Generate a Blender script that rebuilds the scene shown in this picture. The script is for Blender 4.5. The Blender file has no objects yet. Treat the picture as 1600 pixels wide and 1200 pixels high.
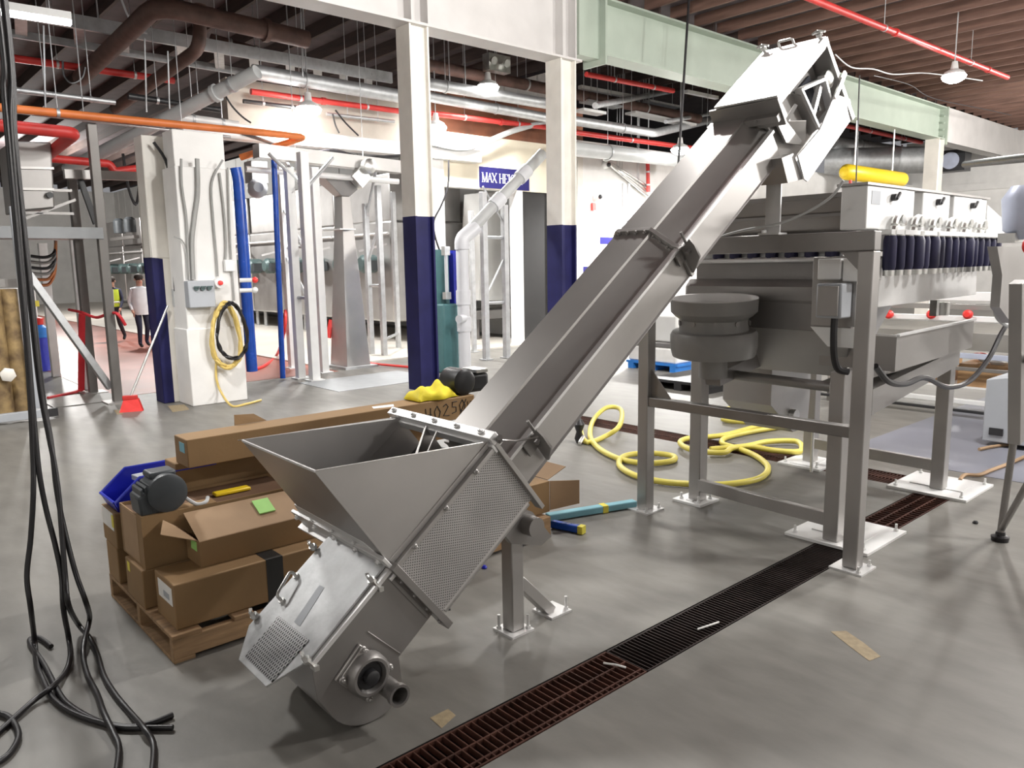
import bpy, bmesh, math, random
from math import sin, cos, pi, radians, hypot
from mathutils import Vector, Matrix
random.seed(7)
SC = bpy.context.scene
COL = SC.collection
# ------------------------------------------------------------------ camera model (used to read real positions off the photograph)
CAM_H = 1.85
FPX, YAW, PITCH, ROLL = 1204.4, .8445, .1549, .0162
_f = Vector((cos(YAW)*cos(PITCH), sin(YAW)*cos(PITCH), -sin(PITCH)))
_r0 = Vector((sin(YAW), -cos(YAW), 0)); _d0 = _f.cross(_r0)
RGT = cos(ROLL)*_r0 + sin(ROLL)*_d0
DWN = -sin(ROLL)*_r0 + cos(ROLL)*_d0
EYE = Vector((0, 0, CAM_H))
def ray(px, py): return RGT*((px-800)/FPX) + DWN*((py-600)/FPX) + _f
def atz(px, py, z=0.): d = ray(px, py); return EYE + d*((z-CAM_H)/d.z)
def atx(px, py, x): d = ray(px, py); return EYE + d*(x/d.x)
def aty(px, py, y): d = ray(px, py); return EYE + d*(y/d.y)

# ------------------------------------------------------------------ mesh builder
class MB:
    def __init__(s): s.v = []; s.f = []; s.m = []; s.cur = 0
    def add(s, vs, fs):
        b = len(s.v); s.v += [Vector(v) for v in vs]
        for f in fs: s.f.append([b+i for i in f]); s.m.append(s.cur)
        return s
    def box(s, a, b):
        x0, y0, z0 = [min(p, q) for p, q in zip(a, b)]; x1, y1, z1 = [max(p, q) for p, q in zip(a, b)]
        return s.add([(x0,y0,z0),(x1,y0,z0),(x1,y1,z0),(x0,y1,z0),(x0,y0,z1),(x1,y0,z1),(x1,y1,z1),(x0,y1,z1)],
                     [(3,2,1,0),(4,5,6,7),(0,1,5,4),(1,2,6,5),(2,3,7,6),(3,0,4,7)])
    def obox(s, o, ax, ay, az):
        o, ax, ay, az = Vector(o), Vector(ax), Vector(ay), Vector(az)
        return s.add([o, o+ax, o+ax+ay, o+ay, o+az, o+ax+az, o+ax+ay+az, o+ay+az],
                     [(3,2,1,0),(4,5,6,7),(0,1,5,4),(1,2,6,5),(2,3,7,6),(3,0,4,7)])
    def prism(s, poly, e):
        e = Vector(e); p = [Vector(q) for q in poly]; n = len(p)
        return s.add(p + [q+e for q in p], [list(range(n))[::-1], list(range(n, 2*n))] + [(i, (i+1) % n, n+(i+1) % n, n+i) for i in range(n)])
    def poly(s, pts): return s.add(pts, [list(range(len(pts)))])
    def bar(s, p0, p1, w, h=None, up=(0,0,1)):
        h = h or w; p0, p1 = Vector(p0), Vector(p1); d = (p1-p0)
        n = d.normalized(); u = Vector(up)
        if abs(n.dot(u)) > .98: u = Vector((1, 0, 0))
        a = n.cross(u).normalized(); b = a.cross(n).normalized()
        return s.obox(p0 - a*w/2 - b*h/2, d, a*w, b*h)
    def tube(s, pts, r, n=8, closed=False, cap=True, r1=None):
        P = [Vector(p) for p in pts]; k = len(P); rings = []
        t0 = (P[1]-P[0]).normalized()
        a = t0.orthogonal().normalized()
        vs = []
        for i in range(k):
            if closed: t = (P[(i+1) % k]-P[i-1]).normalized()
            else: t = (P[min(i+1, k-1)]-P[max(i-1, 0)]).normalized()
            a = (a - t*a.dot(t))
            a = a.normalized() if a.length > 1e-6 else t.orthogonal().normalized()
            b = t.cross(a)
            rr = r if r1 is None else r + (r1-r)*i/(k-1)
            vs += [P[i] + (a*cos(2*pi*j/n) + b*sin(2*pi*j/n))*rr for j in range(n)]
        fs = []
        for i in range(k if closed else k-1):
            i2 = (i+1) % k
            for j in range(n):
                fs.append((i*n+j, i*n+(j+1) % n, i2*n+(j+1) % n, i2*n+j))
        if cap and not closed: fs += [list(range(n))[::-1], list(range((k-1)*n, k*n))]
        return s.add(vs, fs)
    def cyl(s, p0, p1, r, n=16, r1=None): return s.tube([p0, p1], r, n, r1=r1)
    def lathe(s, prof, o, ax=(0,0,1), n=24, cap=True):
        o, ax = Vector(o), Vector(ax).normalized(); a = ax.orthogonal().normalized(); b = ax.cross(a)
        vs = []
        for r, h in prof: vs += [o + ax*h + (a*cos(2*pi*j/n) + b*sin(2*pi*j/n))*max(r, 1e-4) for j in range(n)]
        fs = []
        for i in range(len(prof)-1):
            for j in range(n): fs.append((i*n+j, i*n+(j+1) % n, (i+1)*n+(j+1) % n, (i+1)*n+j))
        if cap: fs += [list(range(n))[::-1], list(range((len(prof)-1)*n, len(prof)*n))]
        return s.add(vs, fs)
    def ball(s, c, r, n=10, sq=(1,1,1)):
        c = Vector(c); m = n//2
        vs = []; fs = []
        for i in range(m+1):
            t = pi*i/m
            for j in range(n):
                q = 2*pi*j/n; vs.append(c + Vector((sin(t)*cos(q)*r*sq[0], sin(t)*sin(q)*r*sq[1], cos(t)*r*sq[2])))
        for i in range(m):
            for j in range(n): fs.append((i*n+j, i*n+(j+1) % n, (i+1)*n+(j+1) % n, (i+1)*n+j))
        return s.add(vs, fs)
    def build(s, name, mats, parent=None, bevel=0., smooth=40, label=None, kind=None, seg=2, loc=None, merge=True):
        me = bpy.data.meshes.new(name)
        org = Vector((0, 0, 0))
        if parent is not None: org = root_loc(parent)
        elif loc is not None: org = Vector(loc)
        me.from_pydata([v-org for v in s.v], [], s.f)
        if not isinstance(mats, (list, tuple)): mats = [mats]
        for m in mats: me.materials.append(M[m] if isinstance(m, str) else m)
        for p, mi in zip(me.polygons, s.m): p.material_index = min(mi, len(mats)-1)
        bm = bmesh.new(); bm.from_mesh(me)
        if merge: bmesh.ops.remove_doubles(bm, verts=bm.verts, dist=1e-5)
        bmesh.ops.recalc_face_normals(bm, faces=bm.faces)
        bm.to_mesh(me); bm.free()
        if smooth:
            me.polygons.foreach_set('use_smooth', [True]*len(me.polygons))
            me.set_sharp_from_angle(angle=radians(smooth))
        o = bpy.data.objects.new(name, me); COL.objects.link(o)
        if parent is not None: o.parent = parent
        elif loc is not None: o.location = org
        if bevel:
            b = o.modifiers.new('soft_edges', 'BEVEL'); b.width = bevel; b.segments = seg; b.limit_method = 'ANGLE'; b.angle_limit = radians(50)
            b.harden_normals = False
        if label: o['label'] = label
        if kind: o['kind'] = kind
        return o
def root_loc(o):
    while o.parent is not None: o = o.parent
    return o.location.copy()
def thing(name, label, cat, loc=(0, 0, 0), group=None):
    o = bpy.data.objects.new(name, None); COL.objects.link(o); o.location = loc; o.empty_display_size = .1
    o['label'] = label; o['category'] = cat
    if group: o['group'] = group
    return o
def solo(mb, name, mat, label, cat, group=None, **k):
    if 'loc' not in k:
        zs = [v.z for v in mb.v]; k['loc'] = (sum(v.x for v in mb.v)/len(mb.v), sum(v.y for v in mb.v)/len(mb.v), min(zs))
    o = mb.build(name, mat, **k); o['label'] = label; o['category'] = cat
    if group: o['group'] = group
    return o
def struct(mb, name, mat, parent=None, **k):
    o = mb.build(name, mat, parent, **k)
    o['kind'] = 'structure'
    return o
def arc(c, a, b, r, t0, t1, n):
    c, a, b = Vector(c), Vector(a), Vector(b)
    return [c + (a*cos(t0+(t1-t0)*i/n) + b*sin(t0+(t1-t0)*i/n))*r for i in range(n+1)]
def smooth_path(pts, n=6):
    P = [Vector(p) for p in pts]; out = []
    for i in range(len(P)-1):
        p0 = P[max(i-1, 0)]; p1 = P[i]; p2 = P[i+1]; p3 = P[min(i+2, len(P)-1)]
        for j in range(n):
            t = j/n
            out.append(.5*((2*p1) + (p2-p0)*t + (2*p0-5*p1+4*p2-p3)*t*t + (3*p1-p0-3*p2+p3)*t**3))
    out.append(P[-1]); return out
def elbow_path(pts, r, n=5):
    P = [Vector(p) for p in pts]; out = [P[0]]
    for i in range(1, len(P)-1):
        a = (P[i-1]-P[i]); b = (P[i+1]-P[i]); ra = min(r, a.length*.45, b.length*.45)
        p0 = P[i]+a.normalized()*ra; p2 = P[i]+b.normalized()*ra
        for j in range(n+1):
            t = j/n; out.append(p0*(1-t)**2 + P[i]*2*t*(1-t) + p2*t*t)
    out.append(P[-1]); return out

# ------------------------------------------------------------------ materials
M = {}
def mat(name, col, rough=.5, metal=0., var=.08, scale=6., bump=0., bscale=40., stretch=None, rvar=.08, spec=.5, col2=None, emit=None, coat=0.):
    m = bpy.data.materials.new(name); m.use_nodes = True; nt = m.node_tree; N = nt.nodes; L = nt.links
    p = N['Principled BSDF']
    p.inputs['Roughness'].default_value = rough; p.inputs['Metallic'].default_value = metal
    p.inputs['Specular IOR Level'].default_value = spec
    if coat: p.inputs['Coat Weight'].default_value = coat; p.inputs['Coat Roughness'].default_value = .15
    tc = N.new('ShaderNodeTexCoord'); mp = N.new('ShaderNodeMapping')
    L.new(tc.outputs['Object'], mp.inputs['Vector'])
    if stretch: mp.inputs['Scale'].default_value = stretch
    nz = N.new('ShaderNodeTexNoise'); nz.inputs['Scale'].default_value = scale; nz.inputs['Detail'].default_value = 5
    L.new(mp.outputs['Vector'], nz.inputs['Vector'])
    cr = N.new('ShaderNodeValToRGB')
    c = Vector(col)
    lo = c*(1-var) if col2 is None else Vector(col2); hi = c*(1+var) if col2 is None else c
    cr.color_ramp.elements[0].color = (*lo, 1); cr.color_ramp.elements[1].color = (*[min(x, 1) for x in hi], 1)
    cr.color_ramp.elements[0].position = .3; cr.color_ramp.elements[1].position = .7
    L.new(nz.outputs['Fac'], cr.inputs['Fac']); L.new(cr.outputs['Color'], p.inputs['Base Color'])
    if rvar:
        mr = N.new('ShaderNodeMapRange'); mr.inputs['To Min'].default_value = max(rough-rvar, .03); mr.inputs['To Max'].default_value = min(rough+rvar, 1)
        L.new(nz.outputs['Fac'], mr.inputs['Value']); L.new(mr.outputs['Result'], p.inputs['Roughness'])
    if bump:
        nb = N.new('ShaderNodeTexNoise'); nb.inputs['Scale'].default_value = bscale; nb.inputs['Detail'].default_value = 3
        L.new(mp.outputs['Vector'], nb.inputs['Vector'])
        bp = N.new('ShaderNodeBump'); bp.inputs['Strength'].default_value = bump; bp.inputs['Distance'].default_value = .01
        L.new(nb.outputs['Fac'], bp.inputs['Height']); L.new(bp.outputs['Normal'], p.inputs['Normal'])
    if emit:
        p.inputs['Emission Color'].default_value = (*emit[0], 1); p.inputs['Emission Strength'].default_value = emit[1]
    M[name] = m; return m
def holes_mat(name, col, sx, sy, rough=.4, metal=1., fac=.55, dark=.03, frame=None, stagger=True):
    """perforated / woven sheet: a regular dot pattern in the sheet's own plane"""
    m = mat(name, col, rough, metal); nt = m.node_tree; N = nt.nodes; L = nt.links; p = N['Principled BSDF']
    tc = N.new('ShaderNodeTexCoord'); fu, fv = frame
    def comp(axis, k):
        d = N.new('ShaderNodeVectorMath'); d.operation = 'DOT_PRODUCT'; L.new(tc.outputs['Object'], d.inputs[0]); d.inputs[1].default_value = axis
        q = N.new('ShaderNodeMath'); q.operation = 'MULTIPLY'; L.new(d.outputs['Value'], q.inputs[0]); q.inputs[1].default_value = k
        return q
    a, b = comp(fu, 2*pi/sx), comp(fv, 2*pi/sy)
    sa = N.new('ShaderNodeMath'); sa.operation = 'SINE'; L.new(a.outputs[0], sa.inputs[0])
    sb = N.new('ShaderNodeMath'); sb.operation = 'SINE'; L.new(b.outputs[0], sb.inputs[0])
    mu = N.new('ShaderNodeMath'); mu.operation = 'ADD' if not stagger else 'MULTIPLY'
    L.new(sa.outputs[0], mu.inputs[0]); L.new(sb.outputs[0], mu.inputs[1])
    gt = N.new('ShaderNodeMath'); gt.operation = 'GREATER_THAN'; L.new(mu.outputs[0], gt.inputs[0]); gt.inputs[1].default_value = fac
    mx = N.new('ShaderNodeMix'); mx.data_type = 'RGBA'
    old = p.inputs['Base Color'].links[0].from_socket
    L.new(gt.outputs[0], mx.inputs['Factor']); L.new(old, mx.inputs['A']); mx.inputs['B'].default_value = (dark, dark, dark, 1)
    L.new(mx.outputs['Result'], p.inputs['Base Color'])
    return m

mat('steel', (.44, .425, .412), .40, .75, .08, 2.5, 0, rvar=.07)
mat('steel_dark', (.31, .297, .287), .42, .75, .10, 3.)
mat('steel_bright', (.74, .735, .73), .40, .6, .07, 5.)
mat('steel_brushed', (.40, .385, .372), .42, .72, .06, 2., rvar=.06)
mat('steel_far', (.52, .51, .50), .45, 1., .12, 2.)
mat('galvanised', (.55, .56, .57), .5, .8, .12, 9.)
mat('scuffed_steel', (.62, .625, .63), .44, .6, 0, 11., .05, 60, rvar=.12, col2=(.40, .405, .41))
mat('blue_rim', (.06, .08, .62), .3)
mat('post_grey', (.17, .16, .15), .45, .4, .1, 4.)
mat('zinc', (.70, .70, .68), .35, 1., .1, 12.)
mat('white_steel', (.80, .80, .79), .4, .1, .05, 5.)
mat('white_paint', (.82, .81, .79), .55, 0, .05, 3., .06, 30)
mat('white_panel', (.74, .74, .72), .5, 0, .06, 2.)
mat('cream_paint', (.78, .75, .69), .55, 0, .07, 3., .05, 25)
mat('header_cream', (.80, .73, .58), .6, 0, .05, 2.)
mat('beige_concrete', (.52, .47, .41), .75, 0, .14, 2., .1, 20)
mat('navy_paint', (.018, .018, .085), .5, 0, .2, 3., .04, 30, spec=.2)
mat('brown_board', (.22, .085, .045), .75, 0, .3, 2.)
mat('navy_rubber', (.012, .011, .05), .5, 0, .2, 8.)
mat('sage_paint', (.40, .46, .39), .5, 0, .06, 2.)
mat('beam_white', (.62, .60, .585), .55, 0, .06, 2.)
mat('rust_pipe', (.11, .062, .05), .65, .1, .35, 5.)
mat('red_paint', (.55, .035, .03), .45, 0, .15, 4.)
mat('orange_paint', (.72, .20, .05), .45, 0, .12, 4.)
mat('red_plastic', (.78, .045, .04), .4, 0, .1, 8.)
mat('blue_plastic', (.014, .022, .42), .35, 0, .1, 6.)
mat('blue_pipe', (.008, .07, .42), .25, 0, .15, 5.)
mat('blue_bright', (.03, .22, .68), .4, 0, .15, 6.)
mat('pvc', (.70, .71, .74), .35, 0, .04, 4.)
mat('conduit_grey', (.36, .36, .35), .5, .2, .06, 6.)
mat('pvc_grey', (.50, .51, .51), .45, 0, .06, 4.)
mat('cardboard', (.27, .165, .075), .75, 0, .10, 3., .05, 60)
mat('cardboard_light', (.38, .25, .145), .75, 0, .10, 4.)
mat('cardboard_dark', (.14, .075, .04), .85, 0, .15, 4.)
mat('pallet_wood', (.32, .20, .105), .8, 0, .3, 4., .25, 30, stretch=(1, 8, 8))
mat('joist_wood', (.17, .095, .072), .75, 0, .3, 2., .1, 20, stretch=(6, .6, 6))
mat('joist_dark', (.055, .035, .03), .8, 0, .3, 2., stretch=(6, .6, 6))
mat('deck_dark', (.07, .055, .058), .85, 0, .3, 3.)
mat('black_rubber', (.014, .013, .015), .38, 0, .3, 10.)
mat('black_plastic', (.022, .022, .024), .4, 0, .2, 6.)
mat('black_tape', (.02, .02, .02), .45)
mat('yellow_hose', (.72, .62, .12), .4, 0, .08, 6.)
mat('yellow_cord', (.70, .52, .16), .5, 0, .1, 6.)
mat('yellow_cloth', (.82, .68, .03), .7, 0, .1, 8., .3, 25)
mat('yellow_paint', (.88, .62, .02), .4, 0, .05, 4.)
mat('motor_grey', (.055, .062, .068), .45, .1, .15, 6.)
mat('plate_grey', (.30, .31, .32), .6)
mat('bowl_grey', (.29, .285, .275), .45, .15, .08, 6.)
mat('bowl_light', (.62, .61, .60), .5, 0, .04, 6.)
mat('motor_teal', (.065, .105, .105), .45, .1, .15, 5.)
mat('teal_paint', (.075, .19, .20), .5, 0, .1, 4.)
mat('control_grey', (.42, .44, .47), .45, .1, .04, 4.)
mat('tan_wrap', (.36, .25, .11), .7, 0, .55, 7., .2, 20, col2=(.10, .06, .03))
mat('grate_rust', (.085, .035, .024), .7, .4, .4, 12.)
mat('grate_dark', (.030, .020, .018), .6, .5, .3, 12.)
mat('trench_black', (.010, .008, .008), .9)
mat('label_white', (.86, .85, .82), .5)
mat('label_orange', (.75, .16, .03), .5)
mat('label_green', (.36, .68, .20), .6)
mat('label_blue', (.22, .47, .55), .6)
mat('label_yellow', (.78, .68, .08), .6)
mat('faded_tape', (.33, .26, .16), .6, 0, .2, 30.)
mat('ink', (.02, .018, .016), .7)
mat('sign_navy', (.022, .020, .12), .6, spec=.15)
mat('sign_text', (.85, .85, .88), .5)
mat('skin', (.52, .28, .20), .55)
mat('vest_yellow', (.62, .78, .05), .6)
mat('reflect_tape', (.75, .76, .74), .35)
mat('cloth_dark', (.03, .032, .045), .8)
mat('cloth_navy', (.02, .022, .05), .8)
mat('coat_white', (.72, .73, .76), .8)
mat('hair_dark', (.03, .02, .015), .7)
mat('door_black', (.012, .011, .011), .6)
mat('copper', (.55, .22, .10), .4, .9)
mat('red_strap', (.62, .03, .04), .55)
mat('led', (1, 1, 1), .5, emit=((1., .98, .95), 60.))
mat('tube_led', (1, 1, 1), .5, emit=((.95, .96, 1.), 14.))
mat('bluish_panel', (.50, .54, .66), .45, .3)
mat('plywood', (.45, .27, .13), .7, 0, .2, 5.)
# ================================================================== THE BUILDING
def floor_material():
    m = mat('concrete', (.215, .205, .185), .46, 0, .22, .55, .12, 14, rvar=.10, spec=.5, col2=(.155, .148, .135))
    nt = m.node_tree; N = nt.nodes; L = nt.links; p = N['Principled BSDF']
    tc = N.new('ShaderNodeTexCoord'); n2 = N.new('ShaderNodeTexNoise'); n2.inputs['Scale'].default_value = 7; n2.inputs['Detail'].default_value = 8
    mp = N.new('ShaderNodeMapping'); mp.inputs['Scale'].default_value = (1, .35, 1); mp.inputs['Rotation'].default_value = (0, 0, .5)
    L.new(tc.outputs['Object'], mp.inputs['Vector']); L.new(mp.outputs['Vector'], n2.inputs['Vector'])
    mx = N.new('ShaderNodeMix'); mx.data_type = 'RGBA'; mx.blend_type = 'OVERLAY'; mx.inputs['Factor'].default_value = .75
    old = p.inputs['Base Color'].links[0].from_socket
    L.new(old, mx.inputs['A']); L.new(n2.outputs['Color'], mx.inputs['B'])
    hs = N.new('ShaderNodeHueSaturation'); hs.inputs['Saturation'].default_value = .0
    cv_ = N.new('ShaderNodeMapRange'); cv_.inputs['To Min'].default_value = .25; cv_.inputs['To Max'].default_value = .75
    L.new(n2.outputs['Fac'], cv_.inputs['Value']); L.new(cv_.outputs['Result'], mx.inputs['B'])
    L.new(mx.outputs['Result'], p.inputs['Base Color'])
    return m
floor_material()
mat('red_floor_paint', (.27, .095, .07), .42, 0, .2, .8, .08, 14, rvar=.1)
mat('pale_floor', (.62, .58, .52), .45, 0, .1, .8, .05, 14)
mat('blue_light_floor', (.19, .195, .23), .42, 0, .12, 1.)
D0, D1, CX0, CX1, CY1 = 2.046, 2.314, 6.42, 6.78, 6.4
mb = MB()
xs = [-8, -1.2, CX0, CX1, 46]; ys = [-9, D0, D1, CY1, 52]
for i in range(4):
    for j in range(4):
        if j == 1 and 1 <= i <= 2: continue
        if i == 2 and j == 2: continue
        mb.poly([(xs[i], ys[j], 0), (xs[i+1], ys[j], 0), (xs[i+1], ys[j+1], 0), (xs[i], ys[j+1], 0)])
struct(mb, 'floor', 'concrete', smooth=0)
mb = MB().box((3.0, 12.25, -.05), (6.75, 50, .004)); struct(mb, 'floor.001', 'red_floor_paint', smooth=0)
mb = MB().box((6.75, 12.9, -.05), (12.6, 50, .03)); struct(mb, 'floor.002', 'pale_floor', smooth=0)
mb = MB().box((5.6, 10.2, -.05), (7.5, 11.5, .006)); struct(mb, 'floor.003', 'plate_grey', smooth=0)
# drains
mb = MB()
for a, b in (((-1.2, D0-.01, -.2), (CX1, D0, -.001)), ((-1.2, D1, -.2), (CX0, D1+.01, -.001)), ((-1.2, D0, -.21), (CX1, D1, -.2)),
             ((CX0-.01, D1, -.2), (CX0, CY1, -.001)), ((CX1, D0, -.2), (CX1+.01, CY1, -.001)), ((CX0, D1, -.21), (CX1, CY1, -.2))): mb.box(a, b)
struct(mb, 'floor_channel', 'trench_black', smooth=0)
def grate(x0, x1, y0, y1, along, step, longs, m, label):
    mb = MB(); t = .0028; zb, zt = -.03, -.002
    if along == 'x':
        n = int((x1-x0)/step)
        for i in range(n+1):
            x = x0+(x1-x0)*i/n; mb.box((x-t, y0, zb), (x+t, y1, zt))
        for q in longs: yy = y0+(y1-y0)*q; mb.box((x0, yy-.004, zb), (x1, yy+.004, zt+.001))
    else:
        n = int((y1-y0)/step)
        for i in range(n+1):
            y = y0+(y1-y0)*i/n; mb.box((x0, y-t, zb), (x1, y+t, zt))
        for q in longs: xx = x0+(x1-x0)*q; mb.box((xx-.004, y0, zb), (xx+.004, y1, zt+.001))
    solo(mb, 'drain_grate', m, label, 'drain grate', smooth=0)
grate(-1.2, 2.62, D0+.012, D1-.012, 'x', .036, (0, .12, .5, 1), 'grate_rust', 'rusty floor drain grating with long centre bar, nearest stretch')
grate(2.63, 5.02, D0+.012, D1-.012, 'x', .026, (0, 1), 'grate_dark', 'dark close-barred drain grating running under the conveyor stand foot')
grate(5.03, CX1, D0+.012, D1-.012, 'x', .05, (0, .33, .66, 1), 'grate_rust', 'reddish drain grating beyond the large white baseplate')
grate(CX0+.012, CX1-.012, D1, CY1, 'y', .03, (0, .5, 1), 'grate_rust', 'reddish cross drain grating under the yellow hose coils')

# walls --------------------------------------------------------------
YW = 13.2
mb = MB(); mb.box((9.6, YW, 3.47), (13.25, YW+.3, 4.55)); mb.box((12.95, YW, 0), (13.25, YW+.3, 3.47)); mb.box((13.25, YW, 0), (33.7, YW+.3, 4.75))
struct(mb, 'wall_back', 'white_paint')
mb = MB(); mb.box((9.58, YW-.012, 3.46), (13.0, YW-.002, 4.56)); struct(mb, 'wall_header', 'header_cream')
mb = MB(); mb.box((5.45, YW, 4.2), (9.6, YW+.3, 5.0)); struct(mb, 'wall_beam', 'beige_concrete')
mb = MB(); mb.box((4.6, YW-.25, 3.97), (10.75, YW, 4.22)); struct(mb, 'beam', 'white_steel', bevel=.01)
mb = MB(); mb.box((9.6, YW+.06, 4.56), (14.2, YW+.12, 5.5)); struct(mb, 'wall_board', 'brown_board')
# dark door leaf inside the opening, and the jamb posts
mb = MB(); mb.box((12.15, YW+.05, 0), (12.95, YW+.15, 3.47)); struct(mb, 'door_1', 'door_black')
mb = MB(); mb.box((11.95, YW-.02, 0), (12.12, YW+.25, 3.47)); struct(mb, 'trim_1', 'white_steel')
mb = MB(); mb.box((9.55, YW-.1, 0), (9.85, YW+.3, 4.1)); struct(mb, 'trim_2', 'white_paint')
mb = MB(); mb.box((14.75, YW-.006, 2.30), (18.0, YW, 2.47)); mb.box((13.9, YW-.006, 1.55), (18.0, YW, 1.75)); struct(mb, 'trim_3', 'sign_navy')
mb = MB(); mb.box((13.9, YW-.05, 0), (14.08, YW, 4.7)); struct(mb, 'trim_4', 'cream_paint')
# white insulated panel wall behind the tank line, with upright seams
mb = MB(); mb.box((13.4, 13.5, 0), (13.7, 50, 6.3)); 
for k in range(30): mb.box((13.385, 14+k*1.2, 0), (13.4, 14.03+k*1.2, 6.3))
struct(mb, 'wall_right', 'white_panel')
mb = MB(); mb.box((-8, 49.7, 0), (13.4, 50, 6.3)); struct(mb, 'wall_far', 'white_panel')
mb = MB(); mb.box((33.7, -9, 0), (34, 13.5, 6.4)); mb.box((33.6, -9, 4.35), (33.7, 13.5, 4.6)); struct(mb, 'wall_end', 'white_paint')
mb = MB(); mb.box((-8.2, -9.2, 0), (34, -9, 6.6)); struct(mb, 'wall_front', 'white_paint')
mb = MB(); mb.box((-8.2, -9, 0), (-8, 50, 6.6)); struct(mb, 'wall_left', 'white_paint')
# ceiling -------------------------------------------------------------
mb = MB(); mb.box((-8, -9, 6.62), (34, 50, 6.7)); ceil = struct(mb, 'ceiling', 'deck_dark')
for k in range(52):
    x = -6+k*.78
    j = MB().box((x, -9, 6.42), (x+.055, 9.6, 6.62)).build('joist', 'joist_wood', ceil); j['kind'] = 'structure'
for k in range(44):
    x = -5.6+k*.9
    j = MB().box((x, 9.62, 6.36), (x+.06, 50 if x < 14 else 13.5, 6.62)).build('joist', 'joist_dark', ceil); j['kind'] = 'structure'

# beam line along y = 9.5 ------------------------------------------------
YB = 9.5
def ibeam(x0, x1, z0, z1, w, m, name, tw=.03, tf=.035):
    mb = MB(); mb.box((x0, YB-w/2, z0), (x1, YB+w/2, z0+tf)); mb.box((x0, YB-w/2, z1-tf), (x1, YB+w/2, z1)); mb.box((x0, YB-tw/2, z0+tf), (x1, YB+tw/2, z1-tf))
    return mb
mb = ibeam(-6, 9.95, 5.16, 6.32, .40, None, None)
for x in (6.52, 6.80, 9.5, 9.80): mb.box((x, YB-.19, 5.19), (x+.025, YB+.19, 6.29))
struct(mb, 'beam_white', 'beam_white')
mb = ibeam(10.5, 26.0, 5.36, 6.30, .42, None, None)
mb.box((10.46, YB-.26, 5.20), (10.51, YB+.26, 6.30)); mb.box((25.95, YB-.26, 5.2), (26.02, YB+.26, 6.3))
mb.box((18.2, YB-.2, 5.39), (18.26, YB+.2, 6.27)); mb.box((18.7, YB-.2, 5.39), (18.76, YB+.2, 6.27))
for k in range(4):
    mb.cyl((25.9, YB-.15, 5.45+k*.2), (25.95, YB-.15, 5.45+k*.2), .03, 8)
struct(mb, 'beam_green', 'sage_paint')
mb = ibeam(26.05, 33.7, 5.3, 6.3, .42, None, None); mb.box((26.05, YB-.2, 5.3), (33.7, YB-.17, 6.3)); struct(mb, 'beam_end', 'beam_white')
mb = MB().box((9.96, YB-.12, 5.3), (10.46, YB+.12, 6.25)); struct(mb, 'beam_splice', 'sage_paint')

def hcolumn(name, cx, cy, w, z1, zn, m_up, m_lo):
    mb = MB()
    def sect(za, zb):
        mb.box((cx-w/2, cy-w/2, za), (cx-w/2+.03, cy+w/2, zb)); mb.box((cx+w/2-.03, cy-w/2, za), (cx+w/2, cy+w/2, zb)); mb.box((cx-w/2+.03, cy-.10, za), (cx+w/2-.03, cy-.075, zb))
    mb.cur = 1; sect(0, zn); mb.cur = 0; sect(zn, z1)
    return struct(mb, name, [m_up, m_lo])
zn1 = aty(630, 338, YB).z; zn2 = aty(876, 352, YB).z
hcolumn('column', 6.66, YB, .33, 5.16, zn1, 'cream_paint', 'navy_paint')
hcolumn('column.001', 9.64, YB, .36, 5.16, zn2, 'cream_paint', 'navy_paint')
g = hcolumn('column.002', 25.75, YB, .40, 5.36, .1, 'cream_paint', 'cream_paint')
mb = MB(); mb.box((3.40, 11.12, 2.0), (3.72, 11.45, aty(240, 212, 11.12).z)); mb.cur = 1; mb.box((3.40, 11.12, 0), (3.54, 11.45, 2.0)); mb.cur = 0; mb.box((3.54, 11.12, 0), (3.72, 11.45, 2.0))
struct(mb, 'column.003', ['cream_paint', 'navy_paint'], bevel=.01)
ZC = aty(265, 258, 10.6).z
mb = MB(); mb.box((3.62, 10.6, 0), (4.36, 11.1, ZC)); mb.box((3.66, 10.72, ZC), (4.34, 11.1, aty(310, 205, 10.72).z)); mb.box((3.60, 10.58, 0), (4.37, 11.1, 1.05)); struct(mb, 'column.004', 'white_paint', bevel=.012)

# lights ----------------------------------------------------------------
def light(name, loc, power, size=.28, col=(1, .97, .93), kind='POINT', spot=None, rot=None):
    d = bpy.data.lights.new(name, kind); d.energy = power; d.color = col
    if kind == 'POINT': d.shadow_soft_size = size
    if kind == 'AREA': d.shape = 'RECTANGLE'; d.size = size[0]; d.size_y = size[1]
    if kind == 'SPOT': d.shadow_soft_size = size; d.spot_size = spot[0]; d.spot_blend = spot[1]
    o = bpy.data.objects.new(name, d); COL.objects.link(o); o.location = loc
    if rot: o.rotation_euler = rot
    return o
def spot(name, loc, power, size=.2, ang=2.65):
    return light(name, loc, power, size, (1, .985, .955), 'SPOT', (ang, .55))
LAMPS = [((6.62, 12.6, 4.5), 'round white high-bay lamp over the steel posts beside the white beam', 950),
         ((9.5, 12.85, 4.52), 'round high-bay lamp half hidden behind the nearer navy and cream column', 950),
         ((10.37, 12.25, 5.3), 'round high-bay lamp hanging under the twin-head emergency box', 950),
         ((15.7, 11.5, 4.45), 'round high-bay lamp just above the conveyor casing', 3600),
         ((17.0, 6.0, 5.3), 'oval bright high-bay lamp among the wooden joists at right', 800)]
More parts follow.
